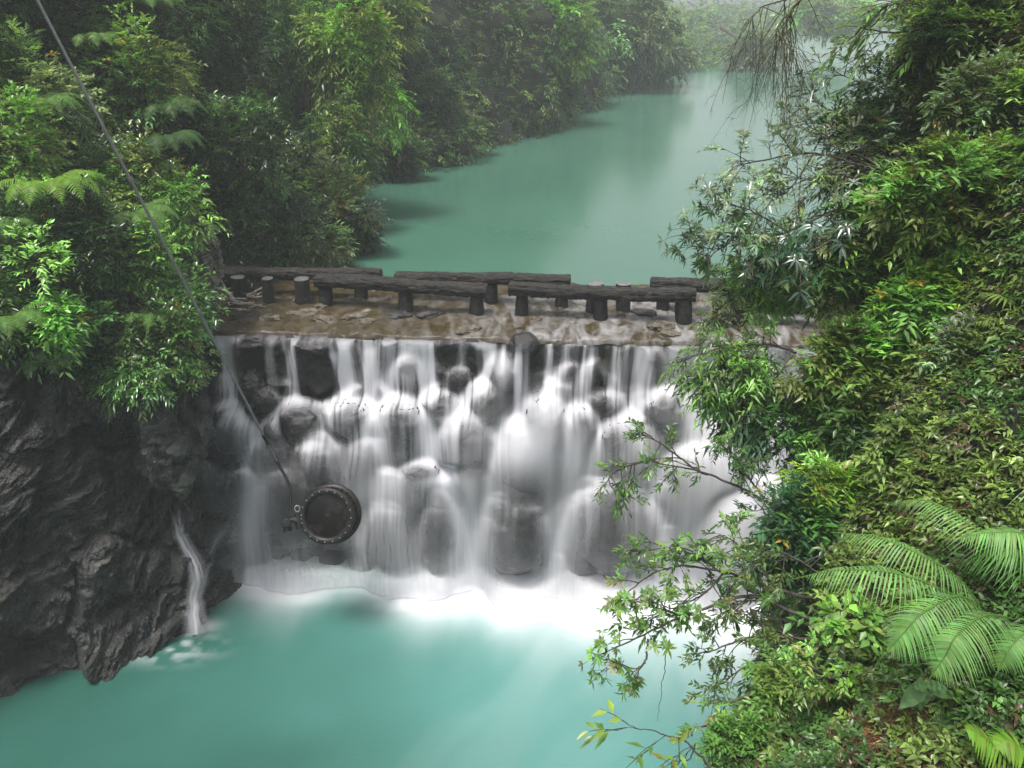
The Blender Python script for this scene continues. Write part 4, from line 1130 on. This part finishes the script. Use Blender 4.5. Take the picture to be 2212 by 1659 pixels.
rosette_fern('small fern at the left edge beneath the pale shrub', 10,500,9.8,.6,7,'bright',31,lean=(.8,-.3))
# --- pale slate outcrop at the left end of the shelf
def outcrop(label, px, py, t, r, seed, mt, tilt=0):
    V, F = rock_verts(at(px, py, t), r, seed, .8, .35, 60, .3, tilt)
    V = V + nrm(V - V.mean(0)) * (strata_disp(V * 2.4, .16))[:, None]
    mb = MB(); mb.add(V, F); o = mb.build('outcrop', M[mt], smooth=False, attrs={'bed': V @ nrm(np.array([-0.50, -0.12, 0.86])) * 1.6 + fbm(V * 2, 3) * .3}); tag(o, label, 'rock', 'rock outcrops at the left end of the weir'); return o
outcrop('pale layered slate outcrop poking out of the ferns above the left stumps', 425,545,12.3,(.30,.45,.62),3,'pale_rock',.15)
outcrop('grey rock at the end of the far log rail under the outcrop', 412,675,12.0,(.26,.45,.5),5,'cliff',.1)
outcrop('dark wet rock between the pale outcrop and the fall', 372,790,11.3,(.38,.55,.7),8,'cliff',.2)
outcrop('glistening jagged rock rib along the left side of the fall', 360,930,11.1,(.36,.5,.7),9,'cliff',.25)

# ================================================================== right bank
cols = np.array([ # silhouette-side to beyond the frame: px offset columns; rows top to bottom
 [(2020,-200,7.5),(2120,-200,6.6),(2300,-200,5.6),(2600,-200,4.8)],
 [(1990,60,7.6),(2090,60,6.6),(2290,60,5.5),(2620,60,4.6)],
 [(1960,300,7.6),(2070,300,6.4),(2280,300,5.3),(2640,300,4.4)],
 [(1900,520,7.4),(2010,520,6.2),(2250,520,5.0),(2640,520,4.2)],
 [(1830,720,7.2),(1940,720,6.0),(2200,720,4.8),(2640,720,4.0)],
 [(1800,900,6.9),(1900,900,5.7),(2160,900,4.6),(2640,900,3.8)],
 [(1790,1080,6.5),(1880,1080,5.4),(2130,1080,4.3),(2640,1080,3.6)],
 [(1800,1260,6.1),(1860,1260,5.0),(2110,1260,4.1),(2640,1260,3.4)],
 [(1790,1430,5.7),(1850,1430,4.6),(2090,1430,3.8),(2640,1430,3.2)],
 [(1680,1600,5.2),(1770,1600,4.2),(2060,1600,3.5),(2640,1600,3.0)],
 [(1560,1800,4.9),(1700,1800,3.9),(2050,1800,3.2),(2640,1800,2.8)],
 [(1450,2100,4.4),(1650,2100,3.6),(2050,2100,2.9),(2640,2100,2.6)]], float)
CG = at(cols[..., 0], cols[..., 1], cols[..., 2])
back = CG[:, :1].copy(); back[..., 0] += .5; back[..., 1] += 1.4; back[..., 2] -= 1.8       # falls away behind the edge
back2 = CG[:, :1].copy(); back2[..., 0] += .6; back2[..., 1] += 1.6; back2[..., 2] = -1.0
CG = np.concatenate([back2, back, CG], 1)
G1 = np.stack([spline(CG[:, j], 150) for j in range(CG.shape[1])], 1)
G2 = np.stack([spline(G1[i], 130) for i in range(150)], 0)
G2 = G2 + fbm(G2 * 1.3, 4)[..., None] * np.array([-.22, -.1, .12]) + fbm(G2 * 6, 3)[..., None] * np.array([-.04, -.04, .03])
mb = MB(); mb.grid(G2); rb = mb.build('right_bank', M['dirt']); tag(rb, kind='structure')
rs = np.random.RandomState(5)
P, Nn = surf_sample(G2, 26000, rs, lambda C, px, py, f: 1 - .85 * np.exp(-((px - 1860) / 130) ** 2 - ((py - 1520) / 150) ** 2))
_, py_, f = topx(P); px_, _, _ = topx(P)
zn = fbm(P * 1.6 + 30, 3); C = 1.5 * np.where((zn > .05)[:, None], np.array(GR['mid']), np.array(GR['olive'])) * np.exp(rs.normal(0, .35, (len(P), 1)))
dead = rs.rand(len(P)) < .12; C[dead] = np.array(GR['brown'])
sz = rs.uniform(.035, .06, len(P)) * np.interp(f, [3, 7], [.8, 1.2])
mb = MB(); sprigs(mb, P, Nn + rs.normal(0, .5, P.shape), sz * 2.4, 6, sz, sz * .4, C, .5, None, .9, 'alt', rs)
o = mb.build('ground_cover', M['leaf']); tag(o, 'low leafy ground cover carpeting the right bank', 'ground cover', kind='stuff')
# mossy rootlets and dead needles at the bottom right
rs = np.random.RandomState(9); n = 16000
pp = np.stack([rs.normal(1860, 85, n), rs.normal(1510, 110, n)], -1)
rbb = BVHTree.FromPolygons([tuple(x) for x in G2.reshape(-1, 3)], [tuple(int(a) for a in f_) for f_ in grid_tris(G2)])
def hitR(px, py):
    dd = ray(px, py); h = rbb.ray_cast(Vector((0, 0, CAMZ)), Vector(dd).normalized(), 30)
    return None if h[0] is None else np.array(h[0])
pts = [h for h in (hitR(*q_) for q_ in pp) if h is not None]; pts = np.array(pts); n = len(pts)
qx, qy, _ = topx(pts)
red = sstep(1480, 1600, qy) > rs.rand(n)
C = np.where(red[:, None], np.array([.16, .075, .04]), np.array([.13, .12, .035])) * np.exp(rs.normal(0, .35, (n, 1)))
C = C * 1.7
mb = MB(); pinna_strips(mb, pts, rs.normal(0, .6, (n, 3)) + [-.5, -.5, -.4], rs.normal(0, 1, (n, 3)) + [0, -1, 0], rs.uniform(.03, .075, n), .006, C, .5, 3)
o = mb.build('moss', M['fern']); tag(o, 'brown and yellow mossy litter hanging on the lower right bank', 'moss', kind='stuff')

RG = 'shrubs on the right bank'
shrub('yellow green bush at the right edge in the upper part', 2090,420,5.6,150,110,1054,0.0680,0.0265,'olive',group=RG,second='bright',yellow=.02,toward=.2)
shrub('dark twiggy bush in the top right corner', 2110,60,6.4,160,110,1190,0.0720,0.0250,'olive',group=RG,second='dark')
shrub('brown tinged shrub at the right edge under the corner bush', 2150,230,5.8,110,110,816,0.0640,0.0218,'olive',group=RG,second='grey',yellow=.02)
shrub('broad leaved light bush beside the end of the log rails', 1930,480,6.3,130,90,816,0.0960,0.0351,'pale',group=RG,second='bright',toward=.2)
shrub('bright lime bush right of the log rails', 2030,660,5.8,130,70,816,0.0800,0.0296,'bright',group=RG,second='lime',toward=.3)
shrub('silvery green bush between the log rails and the right edge', 1840,580,6.5,110,80,714,0.0880,0.0312,'pale',group=RG,second='mid')
shrub('fresh green bush in the middle of the right bank', 1880,800,5.9,140,90,1054,0.0800,0.0281,'bright',group=RG,second='olive',toward=.2)
shrub('dull grey green bush at the right edge at mid height', 2120,800,5.3,130,110,1054,0.0600,0.0234,'olive',group=RG,second='grey')
shrub('dark bush in the hollow above the ferns at the right', 2040,950,5.1,150,70,952,0.0640,0.0250,'dark',group=RG,second='olive')
shrub('leafy bush over the right edge of the white curtain', 1760,930,6.2,90,90,438,0.0720,0.0250,'mid',group=RG,second='bright')
shrub('yellowish bush left of the large ferns', 1810,1060,5.6,90,60,561,0.0720,0.0172,'lime',group=RG,second='bright')
shrub('dark leaved bush behind the longest fern frond', 1760,1130,5.6,80,70,612,0.0800,0.0281,'blue',group=RG,second='mid')
shrub('light round leaved plant below the longest fern frond', 1840,1340,4.5,60,50,60,0.0720,0.0420,'bright',group=RG,nl=5,var=.15,toward=.3,yellow=0)
shrub('leafy sprays above the bare broken branch', 1720,1480,4.9,90,60,578,0.0560,0.0203,'olive',group=RG,second='bright')
shrub('fine leaved bush at the bottom edge beside the pool', 1650,1620,4.8,110,70,1054,0.0440,0.0156,'bright',group=RG,second='mid')
shrub('dark broad leaved bush in the bottom right corner', 2170,1500,3.7,70,70,187,0.0880,0.0390,'blue',group=RG,second='dark',nl=5)
shrub('grey green bush between the ferns and the right edge, above them', 2160,980,4.7,90,70,442,0.0640,0.0250,'grey',group=RG,second='olive')
shrub('small sprigs growing on the litter at the lower right', 1800,1450,4.3,80,70,120,0.0400,0.0156,'bright',group=RG,second='olive')
shrub('bright leaves framing the end of the log rails', 1640,620,7.0,90,55,442,0.0720,0.0234,'pale',group=RG,second='bright')
shrub('hanging shrub with long leaves in front of the white curtain', 1590,810,6.4,115,70,365,0.0800,0.0203,'bright',group=RG,second='mid',droop=.7)
shrub('dark trailing leaves beneath the hanging long leaved shrub', 1640,900,6.4,60,60,170,0.0800,0.0234,'blue',group=RG,droop=.9)
shrub('leafy shrub closing the gap behind the yellowish bush', 1900,930,5.7,100,90,731,0.0720,0.0265,'mid',group=RG,second='olive')
shrub('upper bush with white shining leaves against the lake', 1880,330,6.9,120,90,850,0.0800,0.0234,'grey',group=RG,second='mid',matn='leaf_glossy')
shrub('dark bush with hanging twigs below the top right corner', 2000,180,6.8,120,90,816,0.0800,0.0234,'dark',group=RG,second='olive',matn='leaf_glossy')

# --- branches reaching out over the water
def branchy(label, mains, t, ll, lw, pal, twigs=9, tl=.35, kind='alt', nl=7, name='branch', cat='branch', group='leafy branches reaching out from the right bank', r=.014, second=None, matn='leaf', seed=1, bare=False, droop=.3, skip=.15, sub=3):
    rs = np.random.RandomState(seed); root = thing(name, at(mains[0][0][0], mains[0][0][1], t), label, cat, group)
    mbT, mbL = MB(), MB(); OO, DD, LS = [], [], []
    for mi, mpx in enumerate(mains):
        P = np.array([at(q_[0], q_[1], t + (q_[2] if len(q_) > 2 else 0)) for q_ in mpx]); Cc = spline(P, 40)
        Cc = Cc + np.cumsum(rs.normal(0, .0035, Cc.shape), 0)
        r0 = r * (1 if mi == 0 else .6); tube(mbT, Cc, np.linspace(r0, r0 * .25, 40), 7, rough=.3)
        T = nrm(np.gradient(Cc, axis=0))
        for k in range(twigs):
            f = skip + (1 - skip) * (k + rs.rand()) / twigs; i = min(39, int(f * 39)); s_ = Cc[i]
            dv = nrm(T[i] * rs.uniform(.3, 1) + nrm(rs.normal(0, 1, 3) * [1, .5, 1]) * .9 + [0, 0, .12]); L_ = tl * rs.uniform(.5, 1.2) * (1.15 - .5 * f)
            m_ = s_ + dv * L_ * .5 + rs.normal(0, .03, 3) * L_; e = s_ + dv * L_ + [0, 0, -droop * .25 * L_] + rs.normal(0, .05, 3) * L_
            tw = spline([s_, m_, e], 9); tube(mbT, tw, np.linspace(r * .35, r * .12, 9), 5)
            for j_ in range(sub):
                q_ = tw[rs.randint(3, 9)]; OO.append(q_); DD.append(nrm(dv + rs.normal(0, .55, 3))); LS.append(ll * (1.7 if kind != 'whorl' else .9) * rs.uniform(.6, 1.3))
            OO.append(e); DD.append(dv); LS.append(ll * 1.4)
        OO.append(Cc[-1]); DD.append(T[-1]); LS.append(ll * 1.5)
    OO, DD, LS = np.array(OO), np.array(DD), np.array(LS); n = len(OO)
    C = tint(GR[pal], n, .25, 0 if kind == 'whorl' else .015, rs)
    if second: k2 = rs.rand(n) < .4; C[k2] = tint(GR[second], k2.sum(), .2, 0, rs)
    C = C * 1.25; ll = ll * .8; lw = lw * .78
    sprigs(mbL, OO, DD, LS, nl, ll * rs.uniform(.8, 1.2, n), lw, C, droop, mbT, .9, kind, rs)
    mbT.build('twigs', M['bark'], root)
    if not bare: mbL.build('leaves', M[matn], root)
    return root
branchy('whorled branch reaching furthest left over the lake, tip nearly in midlake', [[(2000,400,.3),(1850,430),(1700,500),(1590,500),(1470,505)],[(1700,500),(1620,450),(1545,440)],[(1590,500),(1560,540),(1500,530)],[(1850,430),(1720,530),(1640,545)]], 6.4,.105,.026,'grey',12,.26,'whorl',8,second='mid',matn='leaf_glossy',seed=2)
branchy('dark whorled branch hanging its leaf tips over the lake', [[(1950,450,.2),(1830,500),(1740,545),(1690,560)],[(1830,500),(1760,470),(1650,560)]], 6.3,.13,.034,'blue',9,.22,'whorl',7,matn='leaf_glossy',seed=3,droop=.7)
branchy('pale shining branch above the whorled branches', [[(2050,330,.2),(1900,360),(1760,330),(1640,345),(1590,360)],[(1760,330),(1700,420),(1640,430)],[(1900,360),(1800,300),(1730,240)],[(1900,360),(1800,400),(1700,380)]], 6.6,.10,.03,'pale',13,.3,'alt',7,second='grey',matn='leaf_glossy',seed=4)
branchy('upper branch with white shining leaves below the bare twigs', [[(2150,280,.2),(1980,250),(1830,250),(1740,220)],[(1980,250),(1880,180),(1800,150)],[(1980,250),(1900,300),(1800,290)],[(2150,280),(2050,180),(1960,120)]], 6.8,.10,.03,'grey',14,.32,'alt',7,second='mid',matn='leaf_glossy',seed=5)
branchy('branch with fresh green leaves at the top edge by the corner', [[(2212,60),(2060,60),(1930,75),(1850,60)],[(2060,60),(1980,20),(1900,10)]], 6.2,.12,.036,'bright',9,.3,'alt',6,second='olive',seed=6)
branchy('thin branch across the right curtain with small leaves at its tip', [[(1790,1160,-.3),(1650,1080),(1530,1025),(1400,1000)],[(1530,1025),(1440,960),(1390,925)],[(1400,1000),(1370,1010),(1320,1040),(1345,1090)],[(1650,1080),(1600,1000),(1560,960)]], 6.0,.065,.022,'mid',11,.16,'alt',6,second='bright',seed=7,r=.016)
branchy('sprays of bright leaves drooping at the upper right curtain', [[(1720,760),(1640,745),(1560,760),(1470,790)],[(1640,745),(1590,830),(1530,860)],[(1720,760),(1650,850),(1600,900)]], 6.2,.09,.026,'bright',10,.2,'alt',7,second='mid',seed=8,droop=.6)
branchy('upright twig of light leaves standing before the log rail', [[(1640,760),(1600,690),(1575,620),(1560,585)],[(1600,690),(1560,680),(1530,690)],[(1600,690),(1640,640),(1650,610)]], 6.9,.08,.026,'pale',8,.18,'alt',6,second='bright',seed=9)
branchy('leafy branch over the foam, second from the bottom', [[(1800,1300,-.4),(1690,1280),(1560,1240),(1430,1230),(1340,1290)],[(1560,1240),(1480,1180),(1400,1190)],[(1560,1240),(1500,1290),(1400,1340)],[(1690,1280),(1600,1180),(1560,1150)]], 5.4,.07,.026,'bright',12,.2,'alt',6,second='mid',seed=10)
branchy('branch ending in a bright rosette over the open pool', [[(1760,1340,-.3),(1620,1290),(1500,1330),(1400,1380),(1300,1430)],[(1500,1330),(1440,1320),(1350,1300)],[(1400,1380),(1380,1430),(1330,1420)]], 5.2,.072,.026,'bright',10,.16,'whorl',7,second='pale',seed=11)
branchy('tangle of thin twigs with sparse leaves between the foam and the bank', [[(1800,1400,-.3),(1700,1370),(1600,1380),(1500,1400)],[(1700,1370),(1620,1440),(1540,1500)],[(1700,1370),(1640,1300),(1570,1330)],[(1790,1240),(1700,1200),(1620,1210)]], 5.1,.062,.022,'mid',13,.2,'alt',6,second='olive',seed=12)
branchy('twigs in front of the curtain left of the dark bush', [[(1790,1130),(1720,1160),(1640,1200),(1560,1290)],[(1720,1160),(1700,1240),(1660,1300)],[(1790,1130),(1700,1100),(1630,1110)]], 5.7,.068,.024,'blue',12,.2,'alt',6,second='mid',seed=13)
branchy('drooping sprays under the broken branch', [[(1760,1420),(1680,1480),(1600,1540),(1500,1560)],[(1680,1480),(1640,1560),(1560,1600)]], 5.0,.06,.02,'bright',11,.2,'alt',7,second='olive',seed=14,droop=.6)
branchy('short plant with large pale and yellow leaves at the bottom edge', [[(1560,1700),(1500,1610),(1430,1580),(1350,1565)],[(1500,1610),(1480,1650),(1440,1670)]], 3.9,.12,.04,'bright',3,.12,'alt',3,second='yellow',seed=15,sub=1,r=.007)
# bare things
def bare(label, mains, t, r, seed, name='bare_branch', tw=0, mt='moss_bark', tl=.3, grp='bare branches on the right', down=.5):
    rs = np.random.RandomState(seed); mb = MB()
    for k, mp_ in enumerate(mains):
        C = spline(np.array([at(q_[0], q_[1], t + (q_[2] if len(q_) > 2 else 0)) for q_ in mp_]), 40); C = C + np.cumsum(rs.normal(0, .003, C.shape), 0)
        rr_ = r * (1 if k == 0 else .6); tube(mb, C, np.linspace(rr_, rr_ * .35, 40), 7, rough=.4)
        def grow(s_, dv, L_, rad, depth):
            e1 = s_ + dv * L_ * .5 + rs.normal(0, .05, 3) * L_; e = s_ + dv * L_ + rs.normal(0, .1, 3) * L_ + [0, 0, -down * .2 * L_]
            c_ = spline([s_, e1, e], 8); tube(mb, c_, np.linspace(rad, rad * .4, 8), 4, cap=False)
            if depth: 
                for _ in range(rs.randint(2, 4)): grow(c_[rs.randint(2, 8)], nrm(dv + rs.normal(0, .5, 3) + [0, 0, -.1 * down]), L_ * rs.uniform(.4, .75), rad * .6, depth - 1)
        for _ in range(tw):
            i = rs.randint(4, 39); grow(C[i], nrm(np.array([rs.normal(0, .5), rs.normal(0, .3), -down + rs.normal(0, .35)])), tl * rs.uniform(.5, 1.1), r * .3, 3)
    o = mb.build(name, M[mt]); tag(o, label, 'branch', grp); return o
bare('leafless twigs hanging down from the top edge over the lake', [[(1760,-60),(1735,-10),(1690,40),(1660,90)],[(1735,-10),(1650,10),(1610,60)],[(1735,-20),(1700,60),(1695,160)]], 6.2,.013,3,tw=13,tl=.5,down=1.2)
bare('dark mossy broken branch jutting down left from the bank over the pool', [[(1800,1380,-.2),(1700,1430),(1640,1490),(1575,1522)]], 4.9,.026,4,tw=2,tl=.15)
bare('short dark snag against the white foam', [[(1800,1450),(1720,1420),(1650,1365),(1620,1320)]], 5.1,.022,5,tw=3,tl=.2)
bare('dark limb crossing the top right bushes', [[(2300,420),(2150,330),(2000,320),(1850,330),(1760,370)],[(2150,330),(2050,380),(1900,410)]], 6.7,.035,6,tw=8,tl=.4,down=.1)
bare('thin slanting stem behind the lower right curtain', [[(1780,1180),(1740,1060),(1700,960),(1680,880)]], 6.3,.014,7,tw=3,tl=.3,down=-.2)
bare('pair of dark stems near the end of the log rails', [[(1890,640),(1880,560),(1860,450)],[(1800,640),(1760,560),(1730,520)]], 6.6,.016,8,tw=5,tl=.3,down=-.3)
bare('hanging rootlet trailing toward the pool from the lowest branch', [[(1440,1400),(1435,1480),(1420,1560)]], 5.2,.0035,9)

# --- large ferns of the right bank
fern('large fern with five arching fronds, its longest pointing left at the foam', [
 [(2150,1370,.2),(2060,1290,0),(1940,1240,-.1),(1810,1232,0),(1715,1250,.15)],
 [(2150,1370,.2),(2080,1260,.05),(1990,1200,0),(1890,1160,.1),(1795,1150,.3)],
 [(2150,1360,.2),(2080,1290,-.1),(2000,1320,-.25),(1950,1370,-.25),(1905,1420,-.2)],
 [(2200,1340,.1),(2130,1330,-.2),(2070,1370,-.35),(2040,1420,-.35),(2005,1470,-.3)],
 [(2230,1360,.3),(2200,1230,.2),(2090,1130,.4),(1990,1080,.6),(1905,1095,.8)]], 3.6,.16,(.19,.36,.11),54,width=.07,seed=4,curl=.6)
fern('fern at the right edge with fronds reaching left above the large one', [
 [(2330,1230,.2),(2230,1160,0),(2150,1150,0),(2050,1165,.1)],
 [(2330,1130,.4),(2240,1060,.3),(2180,1010,.5),(2150,960,.7)],
 [(2330,1260,.2),(2230,1220,.1),(2130,1215,.2),(2030,1200,.4)],
 [(2330,1330,.3),(2240,1290,.2),(2150,1290,.3),(2080,1310,.3)]], 3.8,.16,(.19,.36,.10),50,width=.07,seed=6,curl=.6)
fern('bright fern in the bottom right corner', [
 [(2300,1760),(2190,1650),(2120,1590),(2080,1575)],[(2300,1720),(2230,1640),(2180,1600),(2140,1620)],[(2300,1780),(2200,1720),(2120,1690)]], 3.2,.13,'lime',26,width=.13,seed=8)
fern('fern with fine leaflets behind the large fern, right of its upright frond', [
 [(2180,1320,.4),(2180,1240,.4),(2130,1180,.5),(2060,1150,.6)],[(2220,1320,.4),(2210,1220,.3),(2190,1150,.4),(2160,1080,.6)],
 [(2180,1320,.4),(2100,1250,.4),(2010,1250,.5),(1930,1290,.5)],
 [(2260,1250,.1),(2200,1190,.0),(2130,1190,.1),(2050,1230,.3)],[(2280,1420,.1),(2240,1360,-.2),(2190,1390,-.3),(2150,1460,-.3)]], 3.75,.15,(.15,.31,.085),50,width=.07,seed=10,curl=.6)
fern('light fern at the right edge above the dark hollow', [
 [(2330,800,.1),(2240,720,0),(2160,690,0),(2090,700,.1)],[(2330,780),(2230,680),(2160,640),(2110,630,.2)]], 5.0,.13,(.16,.24,.05),24,width=.15,seed=12)
# broad leaved seedling
rs = np.random.RandomState(3); c = at(2000,1480,3.6); root = thing('seedling', c + [0, 0, -.12], 'broad leaved seedling with a whorl of soft green leaves under the fern', 'plant')
mb = MB(); tube(mb, [c + [0, 0, -.15], c], .006, 6); mb.build('stem', M['moss_bark'], root)
for k, (dx, dz, ln) in enumerate(((-.9, .5, .11), (-1, -.6, .15), (1, -.1, .13), (.5, .4, .09), (-.2, -.9, .11))):
    dv = nrm(np.array([dx, -.35, dz])); sd = nrm(np.cross(dv, [0, -.6, 1])); nn = np.cross(sd, dv)
    a = np.linspace(0, 1, 12); b = np.linspace(-1, 1, 9); w_ = .27 * np.sin(a ** .75 * math.pi) * ln
    G = c + dv * (a * ln)[:, None, None] + sd * (w_[:, None] * b[None])[..., None] + nn * ((np.abs(b) * .25)[None] * w_[:, None])[..., None] - np.array([0, 0, 1.]) * ((a ** 2) * ln * .25)[:, None, None] + nn * (.006 * np.sin(a * 22))[:, None, None]
    mb = MB(); mb.grid(G, color=np.array([.15, .28, .11])); mb.build('leaf', M['fern'], root)
# grass blades lower right
mb = MB(); rs = np.random.RandomState(21)
for k in range(26):
    a = at(rs.uniform(2000, 2250), rs.uniform(1560, 1680), 3.4); dv = np.array([rs.uniform(-1, .6), rs.uniform(-.3, .1), rs.uniform(.3, .9)]); L_ = rs.uniform(.15, .35)
    tube(mb, spline([a, a + dv * L_ * .6, a + dv * L_ + [-.03, 0, -.12]], 10), np.linspace(.003, .0008, 10), 4, color=(.15, .2, .08), cap=False)
o = mb.build('grass', M['fern']); tag(o, 'thin arching grass blades in the bottom right', 'grass', kind='stuff')

# ------------------------------------------------------------------ haze
hz = MB(); 
V = np.array([(x_, y_, z_) for x_ in (-150, 190) for y_ in (-110, 240) for z_ in (-2.0, 36)], float)
hz.add(V, np.array([(0,1,3,2),(4,6,7,5),(0,4,5,1),(2,3,7,6),(0,2,6,4),(1,5,7,3)]))
m = bpy.data.materials.new('haze'); m.use_nodes = True; n = m.node_tree; n.nodes.clear(); out = n.nodes.new('ShaderNodeOutputMaterial')
pv_ = n.nodes.new('ShaderNodeVolumePrincipled'); pv_.inputs['Color'].default_value = (.86, .9, .92, 1); pv_.inputs['Density'].default_value = HAZE
pv_.inputs['Anisotropy'].default_value = 0.2
n.links.new(pv_.outputs[0], out.inputs['Volume'])
o = hz.build('haze', m, smooth=False); tag(o, kind='stuff')
